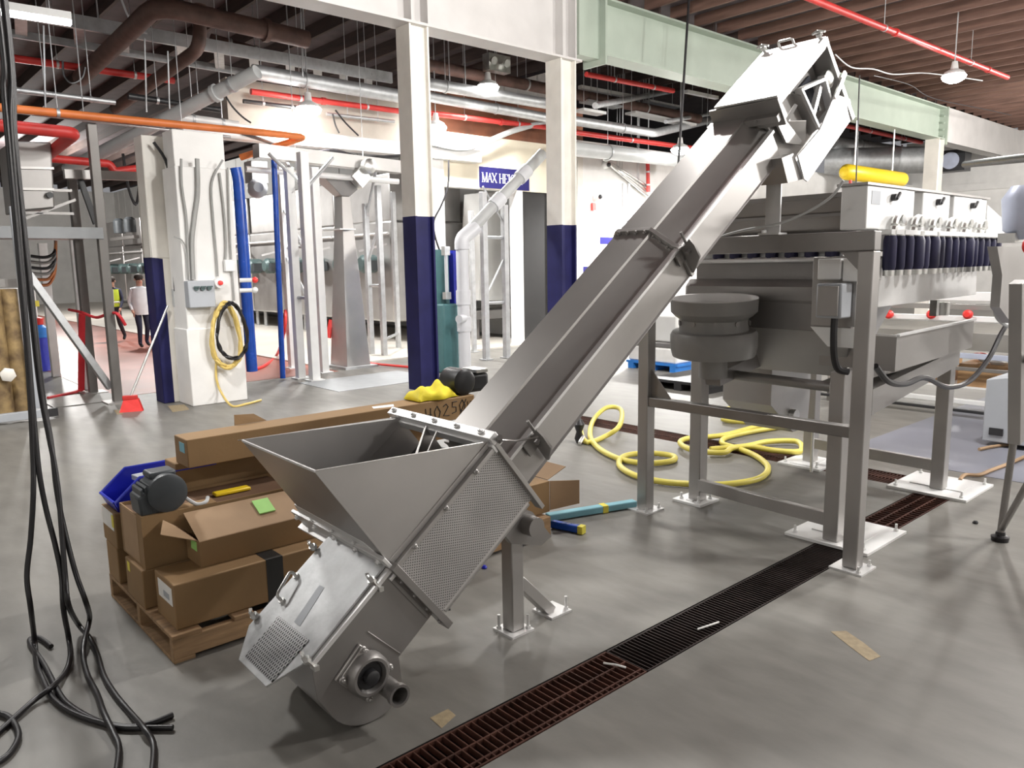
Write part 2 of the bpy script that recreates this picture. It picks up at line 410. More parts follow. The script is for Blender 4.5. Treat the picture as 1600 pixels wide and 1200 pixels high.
for (x, y, z), lab, pw in LAMPS:
    t = thing('high_bay_lamp', lab, 'ceiling lamp', (x, y, z), 'high-bay lamps')
    MB().lathe([(.05, .30), (.07, .16), (.17, .11), (.20, .06), (.20, .05)], (x, y, z), n=24).build('housing', 'white_steel', t)
    MB().lathe([(.0, -.10), (.10, -.09), (.19, -.04), (.22, .02), (.20, .05)], (x, y, z), n=24).build('diffuser', 'led', t)
    MB().cyl((x, y, z+.3), (x, y, 6.62), .012, 6).build('suspension_rod', 'galvanised', t)
    spot('lamp_light', (x, y, z-.13), pw, .20)
light('lamp_over_head', (5.5, 4.3, 5.3), 620, .16, (1, .985, .955))
light('lamp_over_sorter', (7.3, 1.6, 5.3), 560, .13, (1, .985, .955))
light('lamp_right_hall', (6.6, -1.0, 4.8), 560, .2, (1, .985, .955))
light('fill_behind_left', (-3.5, .5, 4.6), 150, .4, (1, .985, .955))  # unseen fill light, added to brighten the beam and ceiling
spot('lamp_left_aisle', (-.8, 9.5, 5.2), 520, .25)
spot('lamp_kettle_aisle', (6.5, 22.0, 5.2), 1800, .3)
light('lamp_kettle_aisle_far', (6.5, 34.0, 5.2), 1600, .3)
spot('lamp_mid_left', (1.2, 7.8, 5.1), 760, .25, 2.1)
spot('lamp_inside_opening', (9.0, 16.5, 5.2), 900, .3)
light('lamp_right_far', (24.0, 3.0, 5.2), 2200, .3)
light('lamp_right_packing', (13.0, -1.8, 4.4), 1500, .35)
w = bpy.data.worlds.new('hall'); SC.world = w; w.use_nodes = True
w.node_tree.nodes['Background'].inputs['Color'].default_value = (.80, .80, .84, 1); w.node_tree.nodes['Background'].inputs['Strength'].default_value = .28

# ------------------------------------------------------------------ overhead pipes, tray, conduit
def pipe(name, label, m, pts, r, cat='pipe', group=None, bend=.18, n=12, hang=None, flanges=()):
    pts = [Vector(p) for p in pts]
    pp = elbow_path(pts, bend) if len(pts) > 2 else pts
    t = thing(name, label, cat, pts[0], group)
    MB().tube(pp, r, n).build('run', m, t)
    for i, q in enumerate(flanges):
        a, b = pts[0], pts[1]; c = a.lerp(b, q); d = (b-a).normalized()
        MB().cyl(c-d*.035, c+d*.035, r*1.28, n).build('coupling', m, t)
    if hang is None and len(pts) == 2 and min(pts[0].z, pts[1].z) > 3.3 and max(pts[0].z, pts[1].z) < 6.3: hang = (.3, .75)
    for q in (hang or ()):
        a, b = pts[0], pts[1]; c = a.lerp(b, q); d = (b-a).normalized()
        h = MB(); h.cyl(c-d*.02, c+d*.02, r*1.15, n); h.cyl(c+Vector((0, 0, r)), (c.x, c.y, 6.6), .007, 5); h.build('hanger', 'galvanised', t)
    return t
# ladder tray and its two rails, top left
t = thing('cable_tray', 'grey ladder cable tray with wide rungs under the ceiling at left', 'cable tray', (2.4, 13.8, 5.5))
A0, A1 = atz(-30, 7, 5.5), atz(612, 122, 5.5); B0, B1 = atz(-30, 44, 5.5), atz(612, 152, 5.5)
MB().bar(A0, A1, .06, .2).build('rail', 'galvanised', t); MB().bar(B0, B1, .05, .12).build('rail', 'galvanised', t)
for q in (.07, .18, .27, .40, .49, .58, .68, .76, .84, .92):
    MB().bar(A0.lerp(A1, q), B0.lerp(B1, q), .16, .03).build('rung', 'galvanised', t)
for q in (.22, .72):
    c = A0.lerp(A1, q); MB().cyl(c, (c.x, c.y, 6.6), .012, 6).build('hanger_rod', 'galvanised', t)
t = thing('strip_light', 'long fluorescent strip light glowing at the top left corner', 'strip light', (1.2, 9.5, 5.0))
a, b = atz(-60, 0, 5.0), atz(110, 27, 5.0)
MB().bar(a, b, .16, .09).build('body', 'white_steel', t); MB().bar(a-Vector((0, 0, .07)), b-Vector((0, 0, .07)), .11, .05).build('tube', 'tube_led', t)
for q in (.35, .8):
    c = a.lerp(b, q); MB().cyl(c, (c.x, c.y, 6.6), .008, 6).build('suspension_wire', 'galvanised', t)
pipe('rust_pipe', 'thick brown rusty pipe bending down past the cable tray', 'rust_pipe', [aty(480, 62, 11.3), aty(245, 8, 11.3), aty(126, 122, 15.2)], .13, bend=.35, flanges=(.3,))
pipe('rust_pipe', 'thinner brown rusty pipe slanting down behind the pale drain pipe', 'rust_pipe', [aty(312, 8, 12.3), aty(312, 76, 12.3), aty(180, 170, 16.)], .10, bend=.25)
pipe('drain_pipe', 'long grey plastic drain pipe sloping down across the upper left', 'pvc_grey', [aty(402, 112, 11.5), aty(105, 266, 14.8)], .105, hang=(.12,), flanges=(.2,))
pipe('conduit_pipe', 'long orange painted pipe crossing the upper left', 'orange_paint', [aty(-20, 166, 12.2), aty(478, 214, 12.2), aty(376, 246, 13.0)], .055, bend=.12, hang=(.18,))
pipe('conduit_pipe', 'thin pale blue-grey conduit just below the orange pipe', 'galvanised', [aty(15, 174, 12.3), aty(360, 214, 12.3)], .022)
pipe('fire_main', 'fat red fire main with an elbow at far left', 'red_paint', [aty(-20, 194, 11.2), aty(118, 208, 11.2), aty(72, 244, 12.6)], .075, bend=.12)
pipe('fire_main', 'dark red fire pipe behind the grey posts at left', 'red_paint', [aty(60, 246, 13.4), aty(172, 256, 13.4), aty(178, 268, 13.4), aty(225, 262, 13.4)], .06, bend=.1)
pipe('sprinkler_pipe', 'thin red sprinkler pipe under the cable tray at left', 'red_paint', [aty(0, 88, 15.2), aty(272, 126, 15.2)], .06)
pipe('sprinkler_pipe', 'red sprinkler pipe running above the white beam', 'red_paint', [aty(392, 143, 12.9), aty(626, 174, 12.9)], .05, flanges=(.45,))
pipe('sprinkler_pipe', 'red sprinkler pipe between the two navy and cream columns', 'red_paint', [aty(664, 176, 12.9), aty(852, 199, 12.9)], .055, flanges=(.6,))
pipe('steel_pipe', 'broad grey pipe under the cable tray left of the columns', 'galvanised', [aty(395, 112, 12.6), aty(640, 153, 12.6)], .12, hang=(.3,))
pipe('steel_pipe', 'upper grey pipe hung between the two navy and cream columns', 'galvanised', [aty(664, 130, 12.4), aty(854, 162, 12.4)], .11, hang=(.15,))
pipe('steel_pipe', 'lower dull grey pipe hung between the two navy and cream columns', 'galvanised', [aty(664, 150, 12.7), aty(854, 184, 12.7)], .10, hang=(.55,))
pipe('rust_pipe', 'brown pipe passing behind the column top toward the far lamp', 'rust_pipe', [aty(660, 100, 12.9), aty(1092, 186, 12.9)], .12)
pipe('steel_pipe', 'fat pale grey pipe right of the second column, lowest of its rack', 'pvc_grey', [aty(892, 232, 12.2), aty(1095, 254, 12.2)], .16, hang=(.25,))
pipe('steel_pipe', 'grey pipe right of the second column with an elbow at its end', 'galvanised', [aty(892, 188, 12.0), aty(1022, 208, 12.0), aty(1110, 188, 14.0)], .10, hang=(.6,))
pipe('sprinkler_pipe', 'red pipe right of the second column above the fat pale pipe', 'red_paint', [aty(892, 206, 12.5), aty(1160, 242, 12.5)], .06)
pipe('sprinkler_pipe', 'short red pipe seen under the green beam', 'red_paint', [aty(916, 116, 11.6), aty(1052, 142, 11.6)], .055)
pipe('sprinkler_pipe', 'long red sprinkler pipe under the joists at upper right', 'red_paint', [aty(1255, -7, 6.2), aty(1574, 121, 6.2)], .055, flanges=(.35, .86))
pipe('sprinkler_pipe', 'thin red pipe under the far end of the green beam', 'red_paint', [aty(1320, 196, 11.0), aty(1440, 223, 11.0)], .06)
pipe('duct', 'round silver duct behind the yellow hoist', 'galvanised', [aty(1290, 252, 13.0), aty(1448, 250, 10.2)], .42, n=20)
pipe('vent_pipe', 'grey flat duct behind the discharge end under the beam', 'galvanised', [aty(1300, 222, 12.6), aty(1420, 240, 12.6)], .22)
pipe('steel_pipe', 'thin black pipe along the far wall at right', 'black_plastic', [aty(1508, 257, 6.0), aty(1640, 242, 3.0)], .07)
t = thing('wall_unit', 'dark blue fan box beside the far column at right', 'fan unit', (30, 9, 4.4))
c = atx(1490, 252, 29.5)
MB().box(c+Vector((-.3, -.45, -.35)), c+Vector((.3, .45, .35))).build('case', 'black_plastic', t); MB().lathe([(.28, 0), (.28, .04)], c+Vector((-.3, 0, 0)), (-1, 0, 0)).build('fan_ring', 'bluish_panel', t)
# emergency light box
c = aty(776, 100, 12.2)
t = thing('emergency_light', 'small metal emergency light box above the middle high-bay lamp', 'emergency light', c)
MB().box(c+Vector((-.28, -.1, -.16)), c+Vector((.28, .1, .16))).build('case', 'zinc', t)
for s in (-.24, .1): MB().lathe([(.03, 0), (.075, .1), (.075, .12)], c+Vector((s, -.1, .02)), (0, -1, -.3)).build('lamp_head', 'zinc', t)
MB().cyl(c, (c.x, c.y, 6.6), .01, 6).build('suspension_rod', 'galvanised', t)
# black drop rod and conduit
pipe('drop_cable', 'black vertical drop conduit in front of the green beam', 'black_rubber', [aty(1077, -10, 8.6), aty(1060, 258, 8.6)], .022, 'cable')
# loose ceiling cable with little clips over the joists, right
P = [aty(x, y, 7.5) for x, y in ((1305, 85), (1330, 105), (1365, 108), (1395, 116), (1440, 114), (1480, 118), (1535, 126))]
solo(MB().tube(smooth_path(P, 5), .014, 6), 'lamp_cable', 'pvc_grey', 'grey cable sagging under the joists to the oval lamp', 'cable')
P = [aty(x, y, 7.9) for x, y in ((1365, 118), (1420, 132), (1445, 148), (1475, 158), (1540, 171), (1580, 180))]
solo(MB().tube(smooth_path(P, 5), .010, 6), 'lamp_cable', 'black_rubber', 'dark thin cable strung below the oval lamp', 'cable')
P = [aty(x, y, 12.9) for x, y in ((378, 208), (420, 222), (470, 240), (520, 235), (560, 245), (600, 245), (640, 242))]
solo(MB().tube(smooth_path(P, 5), .03, 6), 'power_cable', 'black_rubber', 'thick black cable slung below the white beam', 'cable')
P = [aty(x, y, 12.9) for x, y in ((668, 222), (720, 232), (760, 222), (800, 205), (852, 190))]
solo(MB().tube(smooth_path(P, 5), .06, 8), 'cable_bundle', 'pvc_grey', 'sagging grey cable bundle between the two columns above the header', 'cable')
P = [aty(x, y, 12.9) for x, y in ((701, 250), (700, 290), (690, 320), (678, 345), (680, 370), (690, 400))]
solo(MB().tube(smooth_path(P, 5), .02, 6), 'power_cable', 'black_rubber', 'black cable looping down beside the green tank', 'cable')
P = [aty(x, y, 11.0) for x, y in ((240, 222), (262, 260), (266, 330), (272, 420), (274, 455))]
solo(MB().tube(smooth_path(P, 5), .02, 6), 'power_cable', 'black_rubber', 'black cable running down the cream column left of the white pillar', 'cable')
P = [aty(x, y, 14.0) for x, y in ((192, 240), (200, 290), (212, 320), (217, 290), (215, 245))]
solo(MB().tube(smooth_path(P, 5), .022, 6), 'power_cable', 'black_rubber', 'black cable hanging in a loop left of the cream column', 'cable')

# more overhead runs: strip fixtures and trays beyond the beam line
for i, (p, q, y, w_, h_, m, lab) in enumerate((((906, 136), (992, 152), 13.0, .12, .08, 'white_steel', 'white unlit strip fixture just right of the second column'), ((1072, 143), (1120, 153), 12.6, .12, .08, 'white_steel', 'short white strip fixture under the green beam near the head'),
        ((912, 158), (965, 168), 12.9, .3, .05, 'galvanised', 'grey flat tray under the white strip fixture'), ((985, 176), (1080, 196), 13.0, .35, .05, 'white_steel', 'pale flat tray below the brown pipe right of the columns'),
        ((905, 172), (940, 178), 12.4, .3, .06, 'white_steel', 'pale short tray end touching the second column'), ((1010, 158), (1060, 168), 13.1, .25, .05, 'galvanised', 'grey tray segment between the pale trays'))):
    a, b = aty(*p, y), aty(*q, y)
    t = thing('overhead_tray', lab, 'tray', a); MB().bar(a, b, w_, h_).build('tray', m, t)
    for k in (.2, .8): c = a.lerp(b, k); MB().cyl(c, (c.x, c.y, 6.62), .008, 5).build('hanger_rod', 'galvanised', t)
for i, (p, q, y0, y1, r, m, lab) in enumerate((((930, 165), (1060, 140), 11.6, 14.6, .07, 'galvanised', 'grey pipe crossing under the trays toward the back'), ((1040, 190), (1112, 178), 11.8, 14.0, .05, 'galvanised', 'thin grey pipe crossing near the conveyor head'),
        ((330, 62), (420, 88), 13.6, 13.6, .10, 'rust_pipe', 'brown pipe along the ceiling behind the cable tray'), ((20, 140), (180, 160), 13.0, 13.0, .04, 'galvanised', 'grey conduit above the orange pipe at far left'), ((200, 150), (345, 172), 13.2, 13.2, .05, 'black_plastic', 'dark conduit behind the sloping drain pipe'),
        ((270, 182), (372, 196), 12.9, 12.9, .07, 'white_steel', 'white pipe joining the white beam at its left end'), ((380, 158), (480, 170), 12.9, 12.9, .035, 'black_plastic', 'black conduit on the beige wall below the red sprinkler pipe'), ((510, 178), (616, 190), 12.95, 12.95, .03, 'galvanised', 'grey conduit on the beige wall left of the nearest column'))):
    pipe('overhead_pipe', lab, m, [aty(*p, y0), aty(*q, y1)], r)
for i, (px, p0, p1) in enumerate(((68, 40, 168), (226, 60, 175), (262, 80, 170), (470, 20, 120), (700, 55, 140), (725, 60, 148), (888, 0, 0))):
    if p1 == 0: continue
    a, b = aty(px, p0, 12.4), aty(px+3, p1, 12.4)
    solo(MB().cyl(a, b, .012, 6), 'hanger_rod', 'galvanised', ['leftmost thin hanger rod above the orange pipe', 'thin hanger rod left of the sloping drain pipe', 'thin hanger rod behind the sloping drain pipe', 'long thin rod hanging from the white beam to the grey pipe', 'thin rod between the two columns, left one', 'thin rod between the two columns, right one'][i], 'rod')
for i, (pts, lab) in enumerate((((( 98, 95), (100, 118), (112, 130), (128, 122), (133, 105)), 'thin wire loop hanging below the cable tray at left'), (((190, 0), (200, 25), (212, 45), (230, 52)), 'white cable hanging over the brown pipe at upper left'), (((350, 145), (362, 165), (378, 182), (392, 192)), 'black cable hanging at the left end of the beige wall'), (((520, 178), (524, 195), (530, 208)), 'short black cable drop on the beige wall'), (((524, 172), (540, 192), (560, 212)), 'longer black cable drop on the beige wall'))):
    solo(MB().tube(smooth_path([aty(x, y, 12.8) for x, y in pts], 5), .015, 6), 'loose_cable', 'black_rubber' if i != 1 else 'pvc', lab, 'cable')
# ================================================================== INCLINED CONVEYOR
KS = 1.15*CAM_H/1.75
TH, PSI = .6641, -.0246
_h = Vector((cos(PSI), sin(PSI), 0))
CU = _h*cos(TH) + Vector((0, 0, sin(TH))); CV = Vector((sin(PSI), -cos(PSI), 0)); CN = -_h*sin(TH) + Vector((0, 0, cos(TH)))
CO = Vector((0, 0, CAM_H)) + KS*Vector((1.3347, 2.1129, .7429-1.75)) + Vector((0, 0, .012))
def cv(u, v, n): return CO + (CU*u + CV*v + CN*n)*KS
def chit(px, py, ax, val):
    d = ray(px, py); dd = (d.dot(CU)/KS, d.dot(CV)/KS, d.dot(CN)/KS); e = EYE-CO; c = (e.dot(CU)/KS, e.dot(CV)/KS, e.dot(CN)/KS)
    t = (val-c[ax])/dd[ax]; return [c[i]+dd[i]*t for i in range(3)]
def cprism(mb, un, v0, v1): return mb.prism([cv(u, v0, n) for u, n in un], CV*KS*(v1-v0))
def cbox(mb, u0, u1, v0, v1, n0, n1): return mb.obox(cv(u0, v0, n0), CU*KS*(u1-u0), CV*KS*(v1-v0), CN*KS*(n1-n0))
def bolt(mb, p, ax, r=.011, h=.012):
    ax = Vector(ax).normalized(); mb.cyl(p, p+ax*h*.45, r*1.25, 10); mb.cyl(p, p+ax*h, r*.8, 6)
conv = thing('incline_conveyor', 'long stainless steel inclined conveyor with an open hopper at its low end', 'conveyor', (2.446, 2.772, 0))
holes_mat('perforated_steel', (.46, .445, .435), .016, .016, .45, .5, .45, .07, (tuple(CU), tuple(CN)))
holes_mat('woven_mesh', (.52, .52, .52), .030, .016, .35, 1., .25, .04, (tuple(CU), tuple(CV)), stagger=True)
W = .411
# tail housing: boot with a rounded belly
sh = (-.308, -.208); rr = .168
prof = [(0, 0), (-.40, 0), (-.462, -.10)]
for k in range(0, 13):
    a = radians(165 + k*(283-165)/12); prof.append((sh[0]+rr*cos(a), sh[1]+rr*sin(a)))
prof += [(-.20, -.262), (0, -.262)]
mb = MB(); cprism(mb, prof, 0, -W)
cprism(mb, [(-.03, -.01), (-.03, -.25), (-.045, -.25), (-.045, -.01)], 0, .004)
mb.bar(cv(-.21, .002, -.085), cv(-.19, .002, -.255), .006, .006)
tail = mb.build('tail_housing', 'steel_dark', conv, bevel=.006)
for va_, vb_ in ((-.012, .012), (-W-.012, -W+.012)):
    mb = MB(); cbox(mb, -.40, -.005, va_, vb_, .0, .014); mb.build('housing_rim', 'steel_bright', tail)
# tail lid
lid_poly = [(-.012, -.012), (-.012, -W+.006), (-.4295, -W), (-.529, -.3136), (-.529, -.089), (-.395, -.004)]
lid = MB().prism([cv(u, v, .016) for u, v in lid_poly], CN*KS*.008).build('lid', 'scuffed_steel', conv, bevel=.002, label='bright scuffed lid with a handle and woven mesh')
mb = MB(); mb.prism([cv(u, v, .0245) for u, v in ((-.345, -.30), (-.345, -.066), (-.508, -.074), (-.508, -.292))], CN*KS*.003); mb.build('mesh_panel', 'woven_mesh', lid, smooth=0)
mb = MB(); hp = [cv(-.205, -.385, .024), cv(-.205, -.385, .06), cv(-.30, -.345, .06), cv(-.30, -.345, .024)]
mb.tube(elbow_path(hp, .02), .007, 8)
for q in (hp[0], hp[3]): mb.cyl(q, q+CN*.012, .014, 10)
mb.build('handle', 'zinc', lid)
MB().prism([cv(u, v, .0242) for u, v in ((-.185, -.235), (-.185, -.20), (-.33, -.16), (-.33, -.205))], CN*KS*.001).build('faded_sticker', 'control_grey', lid)
for u, v in ((-.089, -.418), (-.086, .006), (-.394, -.405), (-.394, .008)):
    mb = MB(); p = cv(u, v, .02); mb.cyl(p-CN*.05, p+CN*.05, .008, 8); mb.cyl(p+CN*.012, p+CN*.028, .018, 8)
    mb.bar(p+CN*.036-CV*.035+CU*.01, p+CN*.046, .014, .008); mb.bar(p+CN*.036+CV*.035-CU*.01, p+CN*.046, .014, .008)
    mb.bar(p-CN*.03-CV*.02, p-CN*.03+CV*.02, .02, .02)
    mb.build('wing_clamp', 'zinc', conv)
# hopper
HN, PU, HU, VF = .459, .5566, .0286, -.585
hop = []
mb = MB(); t = .007
cprism(mb, [(0, .0), (HU, HN), (PU-.01, .03), (PU-.01, 0)], -.004, -.004-t)                      # near wall
mb.prism([cv(0, VF-.02, 0), cv(HU, VF, HN), cv(PU-.01, VF-.02, .03), cv(PU-.01, VF-.02, 0)], -CV*KS*t)    # far wall
mb.prism([cv(HU, VF-t, HN), cv(PU-.01, VF-.02-t, .03), cv(PU-.01, VF-.045-t, .03), cv(HU-.01, VF-.03-t, HN)], -CN*KS*.004)   # folded far lip
mb.prism([cv(0, -.004, 0), cv(0, VF-.02, 0), cv(HU, VF, HN), cv(HU, -.004, HN)], -CU*KS*t)     # low-end wall
hopper = mb.build('hopper', 'steel', conv, bevel=.0015)
mb = MB(); mb.bar(cv(HU-.004, -.004, HN), cv(HU-.004, VF, HN), .008, .008); mb.build('rim_edge', 'steel_bright', hopper)
mb = MB(); cbox(mb, .0, PU, VF, -.02, -.13, -.12); mb.build('belt', 'black_rubber', conv)
mb = MB()
mb.prism([cv(PU-.012, -.40, .03), cv(PU-.012, -.42, -.12), cv(.25, -.32, -.12), cv(.30, -.30, -.02)], CV*KS*.006)
mb.tube([cv(PU-.02, -.40, .02), cv(.31, -.31, -.02), cv(.25, -.33, -.11)], .008, 6); mb.tube([cv(PU-.02, -.32, .02), cv(.30, -.26, -.02)], .006, 6)
mb.build('skirt_plate', 'steel', hopper)
# flanges with bolts
mb = MB()
cbox(mb, -.020, -.006, VF-.10, .016, -.02, .064); cbox(mb, -.045, -.006, VF-.10, .016, -.022, -.008)
mb.prism([cv(0, -.02, .03), cv(0, VF-.06, .03), cv(.01, VF-.03, .11), cv(.01, -.10, .09)], -CU*KS*.012)
for k in range(5): bolt(mb, cv(-.020, -.03-.155*k, .042), -CU, .012, .016)
for k in range(3): bolt(mb, cv(-.012, -.18-.16*k, .07), -CU+CN*.2, .009, .01)
mb.build('low_flange', 'steel_bright', conv, bevel=.003)
mb = MB(); cbox(mb, PU-.008, PU+.03, VF-.10, .02, -.01, .045); cbox(mb, PU-.02, PU-.008, VF-.10, .02, -.02, .02)
for k in range(5): bolt(mb, cv(PU+.012, -.05-.15*k, .045), CN, .012, .02)
mb.build('high_flange', 'steel_bright', conv, bevel=.003)
mb = MB(); cbox(mb, 0, PU, -.01, .018, -.012, .008); cprism(mb, [(0, .008), (PU, .008), (PU, .03), (0, .03)], .0, -.006)
for k in range(3): bolt(mb, cv(.09+.17*k, .018, .0), CV, .010, .02)
mb.build('side_flange', 'steel', conv, bevel=.003)
# perforated feed section
mb = MB(); cprism(mb, [(0, -.005), (PU, -.005), (PU, -.30), (0, -.29)], -.012, 0.004); scr = mb.build('side_screen', 'perforated_steel', conv, smooth=0, label='finely perforated side guard')
mb = MB(); mb.tube([cv(.02, -.01, -.295), cv(PU-.03, -.01, -.30)], .022, 10); cbox(mb, 0, PU, -.62, -.02, -.28, -.15); cbox(mb, 0, PU, -.64, -.62, -.29, 0); mb.build('feed_trough', 'steel', conv)
mb = MB(); cbox(mb, -.022, .006, -.02, .035, -.335, .02)
for k in range(4): bolt(mb, cv(-.022, .022, -.05-.08*k), -CU, .009, .01)
mb.build('joint_flange', 'steel_dark', conv, bevel=.002)
mb = MB(); cbox(mb, PU-.006, PU+.012, -.02, .022, -.36, .01); mb.build('joint_flange', 'steel', conv, bevel=.002)
# casings
def casing(u0, u1, name, m, lift=0., side=0.):
    half = [(-.113, -.0044), (-.037, -.090), (-.030, -.0935), (-.008, -.0935), (.006, -.098), (.006, -.106), (-.004, -.112), (-.004+side, -.238), (.004+side, -.2455), (-.02, -.2475)]
    pr = half + [(-W-v, n) for v, n in reversed(half)]
    mb = MB(); mb.prism([cv(u0, v, n+lift) for v, n in pr], CU*KS*(u1-u0))
    o = mb.build(name, m, conv, bevel=.0015)
    mb = MB(); mb.prism([cv(u0, v, n+lift) for v, n in ((-.106, .001), (-.104, -.010), (-.110, -.004), (-W+.110, -.004), (-W+.104, -.010), (-W+.106, .001))], CU*KS*(u1-u0)); mb.build('top_cover', m, conv)
    mb = MB(); mb.prism([cv(u0, v, n+lift) for v, n in ((-.014, -.0865), (.009, -.0905), (.009, -.103), (-.002, -.106), (-.006, -.098))], CU*KS*(u1-u0)); mb.build('edge_lip', 'steel_bright', conv)
    return o
UM = 1.832
casing(PU+.012, UM-.012, 'lower_casing', 'steel_brushed'); casing(UM+.012, 2.742, 'upper_casing', 'steel_brushed')
def strap(u, name, ear=True, m='steel'):
    o = .020
    pr = [(-.113+o*.4, -.0044+o), (-.037+o, -.090+o*.7), (.0, -.0935+o*.6), (.012, -.10), (.012, -.25), (-W-.012, -.25), (-W-.012, -.10), (-W, -.0935+o*.6), (-W+.037-o, -.09+o*.7), (-W+.113-o*.4, -.0044+o)]
    mb = MB(); mb.prism([cv(u-.011, v, n) for v, n in pr], CU*KS*.022)
    for k in range(4): bolt(mb, cv(u-.011, -.13-.05*k, .008), -CU, .009, .018)
    for k in range(3): bolt(mb, cv(u-.011, -.10+.025*k+.0, -.02-.03*k), -CU, .009, .018)
    return mb.build(name, m, conv, bevel=.0015)
strap(UM, 'mid_flange')
def ear(u, name='ear_bracket'):
    mb = MB(); pl = [(.004, -.10), (.035, -.085), (.075, -.05), (.088, -.085), (.088, -.15), (.02, -.235), (.004, -.235)]
    mb.prism([cv(u, v, n) for v, n in pl], CU*KS*.010)
    cbox(mb, u-.05, u+.04, .003, .012, -.16, -.10); mb.cyl(cv(u+.01, .04, -.10), cv(u+.01, .04, -.02), .008, 6); mb.cyl(cv(u, .05, -.11), cv(u-.02, .05, -.11), .012, 6)
    return mb.build(name, 'steel_dark', conv)
ear(UM); ear(PU+.14); 
mb = MB(); mb.tube([cv(PU+.02, .02, .01), cv(PU+.07, .02, -.05), cv(PU+.14, .06, -.09)], .006, 6); mb.cyl(cv(PU+.02, .01, .0), cv(PU+.02, .04, .03), .014, 8); mb.build('tie_rod', 'steel_dark', conv)
for q in range(2):
    c4 = [chit(x, y, 2, -.0044) for x, y in (((862, 495), (902, 495), (886, 516), (850, 515)), ((1051, 269), (1095, 265), (1085, 285), (1046, 288)))[q]]
    mb = MB(); uu = [c[0] for c in c4]; ua, ub = (uu[2]+uu[3])/2, (uu[0]+uu[1])/2
    va, vb = -.285, -.15
    mb.prism([cv(ua, va, -.0035), cv(ub, va, -.0035), cv(ub, vb, -.0035), cv(ua, vb, -.0035)], CN*KS*.0012)
    mb.cur = 1; mb.prism([cv(ua+.004, vb-.028, -.0022), cv(ub-.004, vb-.028, -.0022), cv(ub-.004, vb-.006, -.0022), cv(ua+.004, vb-.006, -.0022)], CN*KS*.0006)
    mb.cur = 2
    for k in range(4): mb.prism([cv(ua+.012+.018*k, va+.015, -.0022), cv(ua+.018+.018*k, va+.015, -.0022), cv(ua+.018+.018*k, va+.062, -.0022), cv(ua+.012+.018*k, va+.062, -.0022)], CN*KS*.0005)
    mb.prism([cv(ua+.03, vb-.06, -.0022), cv(ua+.065, vb-.05, -.0022), cv(ua+.03, vb-.04, -.0022)], CN*KS*.0006)
    mb.build('warning_label', ['label_white', 'label_orange', 'ink'], conv, smooth=0, label='small white warning label with an orange band')
# tail bearing and drain stub
bp = [(u-.002, n) for u, n in ((-.385, -.10), (-.254, -.085), (-.232, -.245), (-.372, -.262))]
mb = MB(); cprism(mb, bp, 0, .012); cprism(mb, [(u*.9-.031, n*.9-.018) for u, n in bp], .012, .02)
for u, n in ((-.372, -.112), (-.262, -.10), (-.246, -.236), (-.362, -.25)): bolt(mb, cv(u, .02, n), CV, .012, .022)
bear = mb.build('bearing_flange', 'steel', conv, bevel=.004)
mb = MB(); c = cv(sh[0], .012, sh[1]+.03); mb.lathe([(.092, 0), (.090, .035), (.078, .05), (.066, .05), (.058, .03)], c, CV, 28, cap=False); mb.build('bearing_ring', 'steel_dark', bear)
mb = MB(); mb.lathe([(.056, .028), (.056, .03), (.03, .03), (.03, .06), (.02, .065)], c, CV, 24); mb.build('shaft_end', 'black_plastic', bear)
a = chit(598, 1067, 1, 0.); q0 = cv(a[0], -.01, a[2])
mb = MB(); mb.lathe([(.040, 0), (.040, .12), (.047, .122), (.047, .145), (.036, .145), (.034, .05)], q0, CV, 22, cap=False); mb.build('drain_stub', 'steel_dark', conv)
# discharge head ----------------------------------------------------------
hd = MB(); cbox(hd, 2.75, 3.27, -.262, -.02, -.36, .066); head = hd.build('discharge_head', 'steel', conv, bevel=.004)
mb = MB(); cbox(mb, 2.742, 3.285, -.2664, .0824, .0716, .0816); cbox(mb, 2.742, 3.30, .0744, .0824, .035, .0716); cov = mb.build('head_cover', 'steel_bright', conv, bevel=.003)
for u, v in ((3.27, -.25), (3.27, .06)):
    mb = MB(); p = cv(u, v, .085); mb.cyl(p-CN*.05, p+CN*.04, .010, 8); mb.cyl(p+CN*.012, p+CN*.028, .02, 8); mb.bar(p+CN*.03-CV*.04, p+CN*.045, .016, .01); mb.bar(p+CN*.03+CV*.04, p+CN*.045, .016, .01)
    mb.build('wing_clamp', 'zinc', conv)
hp = [cv(3.285, -.17, .083), cv(3.285, -.17, .11), cv(3.285, -.09, .11), cv(3.285, -.09, .083)]
MB().tube(elbow_path(hp, .02), .008, 8).build('handle', 'zinc', cov)
mb = MB(); cbox(mb, 2.735, 2.75, -.30, .085, -.07, .068); cbox(mb, 2.70, 2.745, -.32, .075, -.035, .0)
for k in range(4): bolt(mb, cv(2.70, -.25+.07*k, -.01), -CU, .009, .014)
mb.build('head_flange', 'steel_dark', conv, bevel=.002)
mb = MB(); cprism(mb, [(3.275, .07), (3.30, .07), (3.345, -.41), (3.315, -.41)], -.26, .078); mb.build('end_plate', 'steel', conv)
